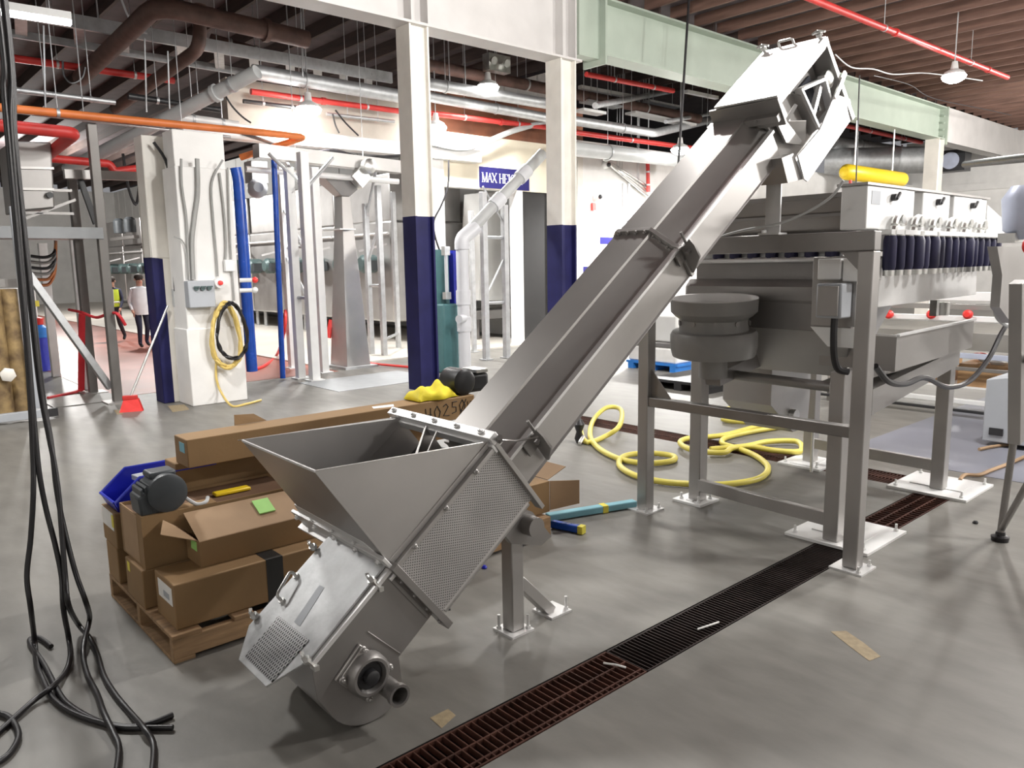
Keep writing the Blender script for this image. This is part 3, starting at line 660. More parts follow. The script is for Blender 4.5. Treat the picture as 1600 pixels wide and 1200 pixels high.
# near-side frame of the head: bars around the shade-dark bay plate, gussets, bearing
mb = MB()
for (u0, n0), (u1, n1) in (((2.76, .03), (3.29, .03)), ((2.99, -.03), (3.20, -.10)), ((3.02, -.26), (3.20, -.27)), ((3.20, -.08), (3.19, -.27)), ((2.975, -.02), (3.02, -.27))):
    mb.bar(cv(u0, .05, n0), cv(u1, .05, n1), .02, .05, CV)
fr = mb.build('side_frame', 'steel_bright', conv, bevel=.002)
mb = MB(); cprism(mb, [(2.77, .0), (2.96, -.02), (3.0, -.27), (2.93, -.30), (2.80, -.20)], .0, .012)
mb.prism([cv(2.965, .012, -.03), cv(2.965, .055, -.05), cv(3.01, .055, -.27), cv(3.0, .012, -.29)], CU*KS*.008)
mb.prism([cv(2.86, .012, -.12), cv(2.95, .05, -.18), cv(2.94, .012, -.30)], CU*KS*.008)
mb.build('gusset_plate', 'steel', conv)
mb = MB(); cbox(mb, 3.03, 3.19, -.015, -.005, -.25, -.06); mb.build('bay_shade_plate', 'cloth_dark', conv)  # solid plate coloured dark to stand for the shade inside the bay
mb = MB(); mb.bar(cv(3.03, .04, -.20), cv(3.17, .04, -.12), .03, .03); mb.bar(cv(2.83, .03, -.10), cv(2.90, .06, -.06), .02, .02); mb.build('take_up_rod', 'steel_bright', conv)
mb = MB(); mb.lathe([(.055, 0), (.055, .03), (.03, .045)], cv(3.255, .03, -.13), CV, 16); mb.build('head_bearing', 'zinc', conv)
mb = MB(); mb.prism([cv(3.335, .075, -.30), cv(3.342, .062, -.405), cv(2.776, .062, -.418), cv(2.756, .062, -.39), cv(2.769, .062, -.262), cv(3.008, .068, -.268), cv(3.22, .072, -.20)], CV*KS*.008); mb.build('drop_flap', 'steel_bright', conv, label='bright hanging side flap')
mb = MB(); mb.bar(cv(3.20, .085, -.21), cv(3.36, .085, -.16), .03, .012, CV); mb.build('flap_strut', 'zinc', conv)
mb = MB(); cprism(mb, [(2.66, -.20), (2.76, -.24), (2.775, -.40), (2.64, -.33)], -.24, .055); mb.build('discharge_chute', 'steel_dark', conv)
# foot under the feed section
P0 = Vector((2.446, 2.772, 0))
mb = MB(); zt = .60
mb.obox(P0+Vector((-.04, -.04, .012)), (.08, 0, 0), (0, .08, 0), (0, 0, zt)); mb.build('support_post', 'steel', conv, bevel=.006)
mb = MB(); a = P0+Vector((.03, 0, .26)); b = Vector((2.72, 2.79, .012)); mb.bar(a, b, .06, .06); mb.build('brace', 'steel', conv, bevel=.005)
for c in (P0, Vector((2.74, 2.79, 0))):
    mb = MB(); mb.box(c+Vector((-.075, -.075, 0)), c+Vector((.075, .075, .012)))
    for s in ((-.055, .05), (.055, -.05)): mb.cyl(c+Vector((*s, .012)), c+Vector((*s, .085)), .008, 8); mb.cyl(c+Vector((*s, .012)), c+Vector((*s, .025)), .014, 6)
    mb.build('base_plate', 'steel_bright', conv)
mb = MB(); pl = [chit(x, y, 1, -.12) for x, y in ((812, 792), (832, 800), (862, 838), (846, 852), (800, 850), (786, 832))]
mb.prism([cv(*p) for p in pl], -CV*KS*.03); mb.cyl(cv(pl[0][0]-.02, -.06, pl[4][2]), cv(pl[0][0]-.02, -.14, pl[4][2]), .05, 16); mb.build('foot_bracket', 'steel_dark', conv)

# ================================================================== DISCHARGE STAND
XS, Y1, Y2 = 4.46, 3.53, 1.955
st = thing('support_stand', 'two-legged stainless stand straddling the conveyor discharge end', 'stand', (XS, 2.74, 0))
ZB = 2.0
for y in (Y1, Y2):
    mb = MB(); mb.box((XS-.045, y-.045, .012), (XS+.045, y+.045, ZB-.111)); mb.build('leg', 'steel', st, bevel=.006)
    mb = MB(); mb.box((XS-.1, y-.1, 0), (XS+.1, y+.1, .012))
    for s in ((-.075, -.07), (.075, .07), (.075, -.07)): mb.cyl((XS+s[0], y+s[1], .012), (XS+s[0], y+s[1], .05), .008, 8); mb.cyl((XS+s[0], y+s[1], .012), (XS+s[0], y+s[1], .026), .014, 6)
    mb.build('base_plate', 'steel_bright', st)
MB().box((XS-.045, Y2-.045, ZB-.11), (XS+.045, Y1+.045, ZB)).build('top_beam', 'steel_dark', st, bevel=.006)
MB().obox((XS-.035, Y2, .80), (.07, 0, 0), (0, Y1-Y2, 0), (0, 0, .07)).build('crossbar', 'steel_dark', st, bevel=.006)
MB().prism([(XS, Y1-.04, .87), (XS, Y1-.22, .87), (XS, Y1-.04, 1.08)], (.008, 0, 0)).build('gusset', 'steel_dark', st)
MB().prism([(XS, Y2+.04, ZB-.11), (XS, Y2+.17, ZB-.11), (XS, Y2+.04, ZB-.24)], (.008, 0, 0)).build('gusset', 'steel_dark', st)
mb = MB(); mb.box((XS-.006, 2.51, ZB), (XS+.006, 2.61, 2.42)); mb.box((XS-.05, 2.49, ZB), (XS+.05, 2.63, ZB+.012)); mb.cyl((XS-.03, 2.60, ZB), (XS-.03, 2.60, ZB+.03), .016, 8); mb.build('head_bracket', 'steel_bright', st)
# ================================================================== SORTING MACHINE ON ITS FRAME
so = thing('sorting_machine', 'wide stainless vibratory sorting machine with dark blue hoses on a four-legged frame', 'sorting machine', (5.65, 2.75, 0))
LEG = {'a': (4.90, 3.37), 'b': (4.80, 2.24), 'c': (6.50, 2.20), 'd': (6.58, 3.32)}
for k, (x, y) in LEG.items():
    MB().box((x-.05, y-.05, .02), (x+.05, y+.05, 1.14)).build('leg', 'steel', so, bevel=.006)
for a, b in (((4.70, 1.97), (5.30, 2.53)), ((6.30, 1.93), (6.92, 2.52)), ((4.78, 3.26), (5.03, 3.52)), ((6.36, 3.12), (6.80, 3.52))):
    mb = MB(); mb.box((*a, 0), (*b, .02))
    for x in (a[0]+.05, b[0]-.05):
        for y in (a[1]+.05, b[1]-.05): mb.cyl((x, y, .02), (x, y, .07), .009, 8); mb.cyl((x, y, .02), (x, y, .035), .016, 6)
    mb.box((b[0]-.42 if b[0]-a[0] > .5 else a[0]+.04, a[1]+.1, .02), (b[0]-.2 if b[0]-a[0] > .5 else b[0]-.04, b[1]-.1, .028))
    mb.build('base_plate', 'white_steel', so, bevel=.002)
MB().bar((4.87, 3.33, .15), (4.80, 2.28, .15), .05, .09).build('low_rail', 'steel', so, bevel=.004)
MB().bar((6.56, 3.28, .20), (6.50, 2.24, .20), .05, .09).build('low_rail', 'steel', so, bevel=.004)
MB().cyl((4.88, 3.32, 1.03), (4.80, 2.28, 1.03), .034, 12).build('round_rail', 'steel_dark', so)
MB().bar((4.80, 2.24, 1.10), (6.50, 2.20, 1.10), .07, .08).build('side_rail', 'steel', so, bevel=.004)
# vibrating pan
mb = MB(); mb.prism([(4.98, 2.14, 1.54), (4.98, 2.14, 1.66), (5.03, 2.14, 1.71), (6.66, 2.14, 1.71), (6.66, 2.14, 1.56)], (0, 1.45, 0)); pan = mb.build('vibrating_pan', 'steel_dark', so, bevel=.03, seg=3)
MB().box((5.10, 2.2, 1.71), (6.60, 3.56, 1.86)).build('pan_riser', 'steel_dark', so)
MB().cyl((5.0, 2.16, 1.845), (5.0, 3.58, 1.845), .02, 10).build('pan_lip', 'steel_bright', so)
mb = MB(); mb.prism([(5.03, 2.60, 1.56), (6.5, 2.60, 1.56), (6.2, 2.70, 1.10), (5.2, 2.70, 1.04)], (0, .02, 0)); mb.prism([(5.02, 2.30, 1.37), (5.02, 3.56, 1.37), (5.2, 3.3, 1.04), (5.2, 2.40, 1.04)], (.02, 0, 0)); mb.build('catch_hopper', 'steel_far', so)
MB().box((4.99, 2.28, 1.365), (5.03, 3.58, 1.57)).build('front_apron', 'steel_dark', so, bevel=.006)
mb = MB(); mb.prism([(4.95, 2.10, 1.54), (6.71, 2.10, 1.555), (6.69, 2.10, 1.755), (4.95, 2.10, 1.80)], (0, .035, 0)); mb.build('side_panel', 'steel_bright', so, bevel=.004)
# upper feed hopper and flow gates
mb = MB()
mb.prism([(5.02, 2.30, 2.02), (5.02, 3.55, 2.02), (4.92, 3.62, 2.25), (4.92, 2.24, 2.25)], (.02, 0, 0)); mb.prism([(5.02, 3.55, 2.02), (6.6, 3.55, 2.02), (6.7, 3.62, 2.25), (4.92, 3.62, 2.25)], (0, .02, 0)); mb.box((4.99, 2.3, 1.90), (6.6, 3.55, 2.02)); mb.bar((4.92, 2.24, 2.25), (4.92, 3.62, 2.25), .04, .03); mb.bar((4.97, 2.26, 2.13), (4.97, 3.6, 2.13), .03, .02)
mb.build('feed_hopper', 'steel_dark', so)
for x0, x1 in ((4.72, 5.42), (5.56, 6.04), (6.12, 6.80)):
    g = MB().box((x0, 2.10, 2.02), (x1, 2.26, 2.28)).build('gate_cover', 'white_steel', so, bevel=.008)
    xm = (x0+x1)/2
    mb = MB(); mb.cyl((xm, 2.10, 2.22), (xm, 2.07, 2.22), .022, 12); mb.bar((xm, 2.07, 2.21), (xm+.045, 2.07, 2.25), .014, .014); mb.build('turn_knob', 'black_plastic', g)
    if x0 < 5: MB().box((x0+.06, 2.098, 2.17), (x0+.18, 2.10, 2.25)).build('rating_plate', 'control_grey', g)
MB().box((4.70, 2.09, 2.28), (6.84, 2.28, 2.295)).build('gate_rail', 'steel', so)
mb = MB(); mb.prism([(6.82, 2.10, 2.24), (7.30, 2.10, 2.12), (7.25, 2.10, 1.98), (7.05, 2.10, 1.90), (6.84, 2.10, 1.90)], (0, .02, 0)); mb.build('end_guard', 'white_steel', so, bevel=.003)
for k in range(6):
    x = 5.1+k*.30
    mb = MB(); c = Vector((x, 2.06, 2.035)); mb.tube(arc(c, (1, 0, 0), (0, 0, 1), .07, .25, 2.9, 8), .022, 8); mb.cyl(c+Vector((-.07, 0, 0)), c+Vector((-.09, 0, -.05)), .026, 8); mb.cyl(c+Vector((.0, .03, .05)), c+Vector((.0, -.03, .05)), .03, 10)
    mb.build('air_elbow', 'zinc', so)
for k in range(16):
    x = 4.96+k*.137; w_ = .040 if k not in (3, 5, 10) else .056
    mb = MB(); mb.lathe([(w_*.8, .0), (w_, .03), (w_*1.0, .19), (w_*.8, .225)], (x, 2.05+.002*k, 1.765), (0, 0, 1), 14); h = mb.build('blue_hose', 'navy_rubber', so)
    mb = MB(); mb.lathe([(w_*.84, -.028), (w_*.86, .008)], (x, 2.05+.002*k, 1.765), n=12); mb.build('clamp', 'zinc', h)
    mb = MB(); mb.lathe([(w_*.84, .218), (w_*.84, .25)], (x, 2.05+.002*k, 1.765), n=12); mb.build('clamp', 'zinc', h)
MB().box((4.9, 2.02, 1.99), (7.1, 2.10, 2.02)).build('hose_rail', 'white_steel', so)
for k in range(7):
    y = 2.45+k*.145
    MB().lathe([(.045, 0), (.045, .06)], (5.03, y, 1.855), n=12).build('blue_hose', 'navy_rubber', so)
MB().box((5.06, 2.4, 1.855), (5.08, 3.5, 1.90)).build('hose_rail', 'white_steel', so)
# drive box, gusset and cable at the corner
MB().box((4.72, 2.13, 1.43), (4.76, 2.42, 1.86)).build('mount_plate', 'steel', so, bevel=.004)
mb = MB(); mb.box((4.66, 2.08, 1.71), (4.94, 2.2, 1.85)); mb.box((4.66, 2.21, 1.72), (4.72, 2.36, 1.85)); mb.build('white_block', 'white_steel', so, bevel=.008)
jb = MB().box((4.56, 2.15, 1.49), (4.70, 2.31, 1.70)).build('junction_box', 'control_grey', so, bevel=.01)
MB().box((4.545, 2.165, 1.505), (4.56, 2.295, 1.685)).build('cover', 'steel', jb, bevel=.004)
mb = MB(); mb.prism([(4.72, 2.13, 1.42), (4.72, 2.42, 1.42), (4.72, 2.30, 1.30), (4.72, 2.13, 1.30)], (.01, 0, 0)); mb.build('corner_gusset', 'white_steel', so)
mb = MB(); mb.tube(smooth_path([(4.63, 2.22, 1.49), (4.63, 2.22, 1.38), (4.64, 2.215, 1.25), (4.67, 2.2, 1.17), (4.72, 2.16, 1.15)], 6), .022, 8); mb.build('power_lead', 'black_rubber', so)
# vibratory drive bowl
bc = Vector((4.66, 3.10, 0)); tl = Vector((-.06, -.03, 1)).normalized()
o = Vector((bc.x, bc.y, 1.25))
mb = MB(); mb.lathe([(.10, -.06), (.285, -.06), (.30, .0), (.30, .09), (.285, .115), (.24, .12), (.235, .20), (.27, .225), (.295, .25), (.30, .34)], o, tl, 40, cap=False)
mb.lathe([(.0, -.06), (.10, -.06)], o, tl, 40, cap=False); bowl = mb.build('drive_bowl', 'bowl_grey', so)
mb = MB(); mb.lathe([(.30, .34), (.297, .346), (.288, .342), (.275, .285), (.0, .265)], o, tl, 40, cap=False); mb.build('bowl_dish', 'bowl_light', bowl)
for k in range(10):
    a = 2*pi*k/10; p = o + Vector((cos(a)*.236, sin(a)*.236, .17)); MB().cyl(p, p+Vector((cos(a), sin(a), 0))*.015, .018, 8).build('bowl_bolt', 'steel_dark', bowl)
MB().cyl(o-tl*.06, o-tl*.22, .10, 20).build('bowl_neck', 'bowl_grey', so)
MB().bar((4.66, 3.1, 1.02), (5.25, 3.1, 1.12), .12, .10).build('bowl_arm', 'steel_dark', so)
# lower side tray
mb = MB(); mb.prism([(5.12, 2.04, 1.13), (6.52, 2.04, 1.17), (6.52, 2.04, 1.37), (5.12, 2.04, 1.35)], (0, .012, 0)); mb.prism([(5.12, 2.04, 1.13), (5.12, 2.55, 1.13), (5.12, 2.55, 1.35), (5.12, 2.04, 1.35)], (.012, 0, 0)); mb.prism([(5.12, 2.04, 1.13), (6.52, 2.04, 1.17), (6.52, 2.55, 1.17), (5.12, 2.55, 1.13)], (0, 0, -.01))
tr = mb.build('side_tray', 'steel_brushed', so, bevel=.002)
mb = MB(); mb.bar((5.12, 2.04, 1.355), (6.52, 2.04, 1.375), .035, .012); mb.bar((5.12, 2.04, 1.352), (5.12, 2.55, 1.352), .03, .012); mb.build('tray_lip', 'steel_bright', tr)
mb = MB(); mb.prism([(5.0, 2.12, .98), (6.52, 2.12, 1.12), (6.52, 2.5, 1.12), (5.0, 2.5, .98)], (0, 0, .03)); mb.prism([(5.0, 2.12, .98), (6.52, 2.12, 1.12), (6.52, 2.12, 1.02), (5.0, 2.12, .84)], (0, .015, 0)); mb.build('under_pan', 'steel', so)
mb = MB(); q = Vector((6.35, 2.25, 1.40)); mb.box(q, q+Vector((.05, .05, .12))); mb.cyl(q+Vector((.15, .02, 0)), q+Vector((.15, .02, .1)), .06, 12); mb.build('spring_mount', 'zinc', so)
# sump box hanging under the machine
sm = aty(1205, 620, 3.15); sx = sm.x
mb = MB(); mb.box((sx-.30, 2.98, .76), (sx+.30, 3.4, 1.06)); mb.prism([(sx-.30, 2.98, .76), (sx+.30, 2.98, .76), (sx+.28, 2.98, .50), (sx+.05, 2.98, .50)], (0, .42, 0)); mb.build('sump_box', 'steel_far', so, bevel=.004)
mb = MB(); mb.tube([(sx+.1, 2.97, .55), (sx+.1, 2.93, .55), (sx+.28, 2.93, .52), (sx+.28, 2.93, .14)], .012, 8); mb.cyl((sx+.02, 2.98, .64), (sx+.02, 2.94, .64), .05, 12); mb.build('drain_tap', 'zinc', so)
# cables off the machine
P = [aty(x, y, 1.98) for x, y in ((1368, 572), (1388, 596), (1415, 600), (1445, 590), (1480, 605), (1515, 595), (1545, 560), (1565, 520), (1585, 490), (1602, 465))]
solo(MB().tube(smooth_path(P, 6), .019, 8), 'power_cable', 'black_rubber', 'black cable drooping from the sorting machine to the right edge', 'cable')
P = [aty(x, y, 1.9) for x, y in ((1606, 432), (1580, 447), (1562, 465), (1556, 488), (1566, 504), (1582, 510), (1598, 508))]
solo(MB().tube(smooth_path(P, 6), .017, 8), 'air_hose', 'pvc_grey', 'grey looping hose at the right edge', 'hose')
P = [atx(x, y, 4.42) for x, y in ((1100, 402), (1120, 374), (1160, 360), (1215, 350), (1260, 332), (1298, 308), (1318, 282))]
solo(MB().tube(smooth_path(P, 6), .008, 6), 'signal_wire', 'pvc_grey', 'thin grey wire draped from the conveyor side up past the head bracket', 'wire')

# ================================================================== RIGHT-HAND MACHINE AT THE FRAME EDGE
rm = thing('bagging_machine', 'grey machine cut off by the right edge, standing on slanted tube legs', 'machine', (5.6, 1.5, 0))
def Y(px, py, y): return aty(px, py, y)
f0 = Vector((5.6, 1.5, 0))
MB().lathe([(.05, 0), (.055, .03), (.03, .04), (.028, .06)], f0, n=16).build('foot', 'black_rubber', rm)
t1 = Y(1600, 575, 1.42); t2 = Y(1608, 760, 1.25); t2 = f0+(t2-f0)*2.6; t1 = f0+(t1-f0)*1.05
MB().bar(t1, t2, .05, .05).build('cross_member', 'steel', rm, bevel=.004)
MB().cyl(f0+Vector((0, 0, .05)), t1, .022, 10).build('leg', 'steel_dark', rm); MB().cyl(f0+Vector((.01, 0, .07)), t2, .020, 10).build('leg', 'steel_dark', rm)
a = Y(1588, 690, 1.42); b = Y(1591, 440, 1.42)
MB().bar(a, b, .07, .10).build('upright', 'steel', rm, bevel=.004)
c = Y(1588, 430, 1.60); 
mb = MB(); mb.prism([Y(1558, 385, 1.75), Y(1602, 385, 1.75), Y(1602, 500, 1.75), Y(1580, 505, 1.75), Y(1562, 480, 1.75), Y(1566, 430, 1.75)], (0, .06, 0)); mb.build('head_plate', 'steel', rm)
c = Y(1600, 384, 1.42); MB().lathe([(.02, 0), (.045, .015), (.045, .04), (.03, .055)], c, (-.3, -1, 0), 16).build('stop_button', 'red_plastic', rm)
c = Y(1596, 340, 1.6); mb = MB(); mb.lathe([(.02, -.14), (.10, -.08), (.12, .12), (.07, .2)], c, n=18); mb.build('filter_bowl', 'bluish_panel', rm)
c = Y(1580, 372, 1.65); MB().box(c+Vector((-.1, -.05, -.03)), c+Vector((.2, .05, .03))).build('valve_block', 'zinc', rm)
gc = thing('floor_cabinet', 'plain grey steel cabinet with a sloping top behind the machine leg at right', 'cabinet', (8.45, 2.1, 0))
mb = MB(); y0, y1 = 2.48, 1.5; mb.prism([(8.4, y0, .05), (8.4, y0, .66), (8.4, y1, .86), (8.4, y1, .05)], (.7, 0, 0)); mb.build('body', 'control_grey', gc, bevel=.01)
mb = MB(); mb.box((8.385, 2.42, .12), (8.4, 2.30, .19)); mb.build('vent_plate', 'black_plastic', gc)
# tan hose on the floor
P = [atz(x, y, .02) for x, y in ((1500, 750), (1508, 742), (1530, 742), (1548, 735), (1575, 725), (1605, 712))]
solo(MB().tube(smooth_path(P, 5), .016, 6), 'floor_hose', 'cardboard_light', 'short tan hose lying by the white baseplate', 'hose')
P = [atz(x, y, .02) for x, y in ((1530, 702), (1555, 697), (1605, 691))]
solo(MB().tube(smooth_path(P, 5), .016, 6), 'floor_hose', 'cardboard_light', 'tan hose end at the foot of the grey cabinet', 'hose')
struct(MB().box((7.2, .2, -.05), (11.5, 3.35, .003)), 'floor.004', 'blue_light_floor', smooth=0)  # bluish light on the concrete, painted in as a tinted slab

# ================================================================== ROLLER CONVEYOR BEHIND
rc = thing('roller_conveyor', 'long low roller conveyor with pale rails and red knobs behind the sorting machine', 'roller conveyor', (9.8, 3, 0))
XR = 9.7
def ZR(py, px=1450): return atx(px, py, XR).z
for py, h, d, m in ((462, .10, .08, 'white_steel'), (478, .06, .06, 'steel'), (496, .06, .08, 'white_steel'), (530, .20, .03, 'steel_far'), (552, .06, .06, 'bluish_panel'), (572, .04, .05, 'steel_dark'), (622, .05, .08, 'white_steel'), (636, .03, .05, 'black_plastic'), (652, .07, .10, 'white_steel'), (668, .17, .03, 'steel_dark'), (684, .06, .08, 'white_steel')):
    z = ZR(py); MB().box((XR, -1.5, z-h/2), (XR+d, 4.9, z+h/2)).build('rail', m, rc, bevel=.004)
for z in (ZR(600), ZR(500)): MB().box((XR+.1, -1.5, z-.02), (XR+.9, 4.9, z)).build('bed', 'white_steel', rc)
for y in (-1.2, 1.2, 4.7):
    for x in (XR+.05, XR+.85): MB().box((x, y-.03, 0), (x+.06, y+.03, ZR(460))).build('leg', 'steel', rc)
for px in (1391, 1457, 1514):
    c = atx(px, 491, XR-.03); MB().lathe([(.03, 0), (.052, .02), (.052, .05), (.03, .07)], c, (-1, 0, 0), 18).build('red_knob', 'red_plastic', rc)
zb = ZR(600)
for i, (y0, y1, lab) in enumerate(((3.35, 4.45, 'open carton of packets on the roller conveyor, left of the pair'), (1.95, 3.2, 'open carton of packets on the roller conveyor beside the grey cabinet'))):
    t = thing('carton', lab, 'box', (XR+.5, (y0+y1)/2, zb))
    MB().box((XR+.12, y0, zb), (XR+.7, y1, zb+.26)).build('body', 'plywood', t)
    random.seed(3+i)
    for k in range(9):
        p = Vector((XR+.2+random.random()*.4, y0+.1+(y1-y0-.2)*k/8, zb+.29+random.random()*.03))
        o = MB().ball(p, .085, 8, (1, 1.2, .55)); solo(o, 'snack_packet', ['label_white', 'red_plastic', 'blue_bright', 'label_white'][(k+i) % 4], ['white', 'red', 'blue', 'white'][(k+i) % 4]+' packet heaped in the '+('left' if i == 0 else 'right')+' carton on the roller conveyor', 'packet', 'packets in the cartons')

# ================================================================== YELLOW HOIST AND HOSES
a, b = aty(1318, 268, YB), aty(1412, 281, YB)
ho = thing('hoist_balancer', 'bright yellow capsule-shaped hoist hung from the green beam', 'hoist', (a+b)/2)
d = (b-a).normalized(); r = .20
mb = MB(); L_ = (b-a).length; mb.lathe([(.0, 0), (r*.6, .03), (r, .16), (r, L_-.16), (r*.6, L_-.03), (.0, L_)], a, d, 20); mb.build('capsule', 'yellow_paint', ho)
for q in (.16, .78):
    c = a.lerp(b, q); MB().cyl(c+Vector((0, 0, r*.9)), (c.x, c.y, 5.36), .022, 8).build('hanger_chain', 'zinc', ho)
c = a.lerp(b, .1); mb = MB(); mb.tube(smooth_path([c, c+Vector((0, -.05, -.6)), c+Vector((.1, -.05, -1.1))], 5), .04, 8); mb.build('red_lead', 'red_paint', ho)
pipe('drop_cable', 'thin black cord hanging in front of the yellow hoist', 'black_rubber', [aty(1343, 118, 6.6), aty(1337, 305, 6.6)], .012, 'cable')
# yellow hoses on the floor
P = [(905, 662), (915, 690), (945, 682), (968, 665), (970, 640), (948, 637), (928, 655), (922, 680), (935, 700), (968, 717), (1010, 724), (1050, 720), (1050, 712), (1010, 708), (975, 713), (968, 727), (990, 742), (1030, 752), (1075, 756), (1130, 757), (1185, 748), (1200, 730), (1180, 712), (1150, 700), (1128, 692), (1140, 682), (1200, 670), (1260, 662)]
pts = []
for i, (x, y) in enumerate(P):
    z = .03
    if 3 <= i <= 5: z = .12
    pts.append(atz(x, y, z))
solo(MB().tube(smooth_path(pts, 6), .027, 10), 'water_hose', 'yellow_hose', 'yellow hose looping on the floor from the cross drain to the stand legs', 'hose')
P = [(1255, 655), (1190, 665), (1130, 680), (1075, 685), (1063, 693), (1085, 704), (1130, 707), (1145, 700), (1175, 698), (1210, 704), (1250, 705), (1245, 690), (1200, 690), (1165, 697), (1110, 702)]
solo(MB().tube(smooth_path([atz(x, y, .05) for x, y in P], 6), .027, 10), 'water_hose', 'yellow_hose', 'second yellow hose coiled behind the far frame leg', 'hose')
P = [(1105, 640), (1130, 640), (1180, 632), (1200, 640), (1165, 650), (1130, 655), (1180, 660), (1235, 655)]
solo(MB().tube(smooth_path([atz(x, y, .04) for x, y in P], 6), .03, 10), 'water_hose', 'yellow_hose', 'yellow hose piled under the sump box', 'hose')
c = atz(905, 692)
t = thing('hose_nozzle', 'small black and chrome hose fitting standing where the yellow hose ends', 'hose fitting', c)
MB().lathe([(.03, 0), (.05, .05), (.03, .12), (.06, .2), (.02, .26)], c, n=12).build('valve', 'black_plastic', t); MB().tube([c+Vector((0, -.06, .08)), c+Vector((-.1, -.1, .03))], .02, 8).build('spout', 'zinc', t)
# blue pallets with white stacks, seen between the stand legs
c = atz(1045, 574); 
for k in range(2):
    t = thing('plastic_pallet', ['blue plastic pallet on the floor under the white stack between the stand legs', 'black plastic pallet lying in front of the blue one'][k], 'pallet', c if k == 0 else atz(1090, 604))
    o = c if k == 0 else atz(1090, 604)
    w_ = 1.0 if k == 0 else 1.3
    mb = MB(); mb.obox(o+Vector((-.5, .55, .10)), (w_, 0, 0), (0, -1.1, 0), (0, 0, .04)); mb.build('deck', 'blue_bright' if k == 0 else 'black_plastic', t)
    for q in (-.45, 0, .45):
        mb = MB(); mb.obox(o+Vector((-.5, q-.06, 0)), (w_, 0, 0), (0, .12, 0), (0, 0, .10)); mb.build('runner', 'blue_bright' if k == 0 else 'black_plastic', t)
for k, (h, z, m, lab) in enumerate(((.26, .14, 'label_white', 'white wrapped stack standing directly on the blue pallet'), (.10, .40, 'steel_dark', 'flat grey tray lying on the white stack'), (.45, .50, 'white_panel', 'pale upper stack of wrapped goods above the grey tray'))):
    solo(MB().box(c+Vector((-.48, -.5, z)), c+Vector((.48, .52, z+h))), 'wrapped_stack', m, lab, 'stack', bevel=.03)
# ================================================================== PALLET WITH CARTONS
pa = thing('wooden_pallet', 'long low wooden pallet carrying the cardboard boxes', 'pallet', (2.3, 4.15, 0))
PX0, PX1, PY0, PY1 = 1.05, 3.55, 3.62, 4.68
for y in (PY0, 4.13, PY1-.045):
    mb = MB(); mb.box((PX0, y, .02), (PX1, y+.045, .118)); mb.build('stringer', 'pallet_wood', pa, bevel=.003)
for k in range(9):
    x = PX0+k*(PX1-PX0-.10)/8; MB().box((x, PY0, .118), (x+.10 if k else x+.14, PY1, .138)).build('top_board', 'pallet_wood', pa, bevel=.002)
for k in range(4):
    x = PX0+k*(PX1-PX0-.10)/3; MB().box((x, PY0, 0), (x+.10, PY1, .02)).build('bottom_board', 'pallet_wood', pa, bevel=.002)
def carton(a, b, label, seam=True, name='cardboard_box', m='cardboard', bevel=.006, tape=None):
    t = thing(name, label, 'box', ((a[0]+b[0])/2, (a[1]+b[1])/2, a[2]), 'boxes on the pallet')
    MB().box(a, b).build('carton', m, t, bevel=bevel)
    return t
def patch(t, name, pts, m, e=(0, 0, 0)):
    mb = MB(); mb.prism(pts, e); return mb.build(name, m, t, smooth=0)
def xpatch(t, name, x, y0, y1, z0, z1, m): return patch(t, name, [(x, y0, z0), (x, y1, z0), (x, y1, z1), (x, y0, z1)], m, (-.0015, 0, 0))
def ypatch(t, name, y, x0, x1, z0, z1, m): return patch(t, name, [(x0, y, z0), (x1, y, z0), (x1, y, z1), (x0, y, z1)], m, (0, -.0015, 0))
A = carton((1.09, 3.67, .139), (2.75, 3.95, .365), 'long brown box with a black strap and white label, lowest at the pallet front')
xpatch(A, 'shipping_label', 1.09, 3.70, 3.90, .25, .34, 'label_white')
mb = MB(); mb.cur = 0
xpatch(A, 'printed_lines', 1.0885, 3.74, 3.82, .27, .30, 'control_grey')
mb = MB(); mb.box((1.55, 3.668, .139), (1.64, 3.67, .366)); mb.box((1.55, 3.668, .365), (1.64, 3.95, .3665)); mb.build('strap', 'black_tape', A, smooth=0)
B = carton((1.05, 4.02, .139), (2.9, 4.31, .345), 'brown box with a small yellow sticker at pallet level, middle of the three ends')
xpatch(B, 'yellow_sticker', 1.05, 4.23, 4.27, .28, .33, 'label_yellow')
C1_ = carton((1.05, 4.46, .139), (2.7, 4.67, .345), 'plain brown box at pallet level, rearmost of the three ends')
C2_ = carton((1.05, 4.44, .346), (2.7, 4.70, .545), 'brown box with a torn white label under the blue bin')
xpatch(C2_, 'white_label', 1.05, 4.47, 4.69, .44, .54, 'label_white'); xpatch(C2_, 'yellow_sticker', 1.049, 4.46, 4.50, .46, .53, 'label_yellow')
# open-topped big box D
D = thing('cardboard_box', 'wide open-topped brown box with a scuffed end, under the grey motor', 'box', (2.0, 4.17, .346), 'boxes on the pallet')
mb = MB(); t_ = .008; a, b = (1.07, 4.02, .347), (3.0, 4.40, .615)
def open_box(mb, a, b, t_):
    mb.box(a, (b[0], b[1], a[2]+t_)); z = a[2]+t_
    mb.box((a[0], a[1], z), (b[0], a[1]+t_, b[2])); mb.box((a[0], b[1]-t_, z), b); mb.box((a[0], a[1]+t_, z), (a[0]+t_, b[1]-t_, b[2])); mb.box((b[0]-t_, a[1]+t_, z), (b[0], b[1]-t_, b[2]))
open_box(mb, a, b, t_)
mb.build('carton', 'cardboard', D, smooth=0, merge=False)
mb = MB(); mb.box((1.08, 4.03, .53), (1.9, 4.39, .60)); mb.build('paper_filling', 'cardboard_dark', D)
mb = MB(); mb.prism([(1.07, 4.02, .615), (1.45, 4.02, .615), (1.45, 4.10, .620), (1.07, 4.10, .620)], (0, 0, .005)); mb.build('folded_flap', 'cardboard', D)
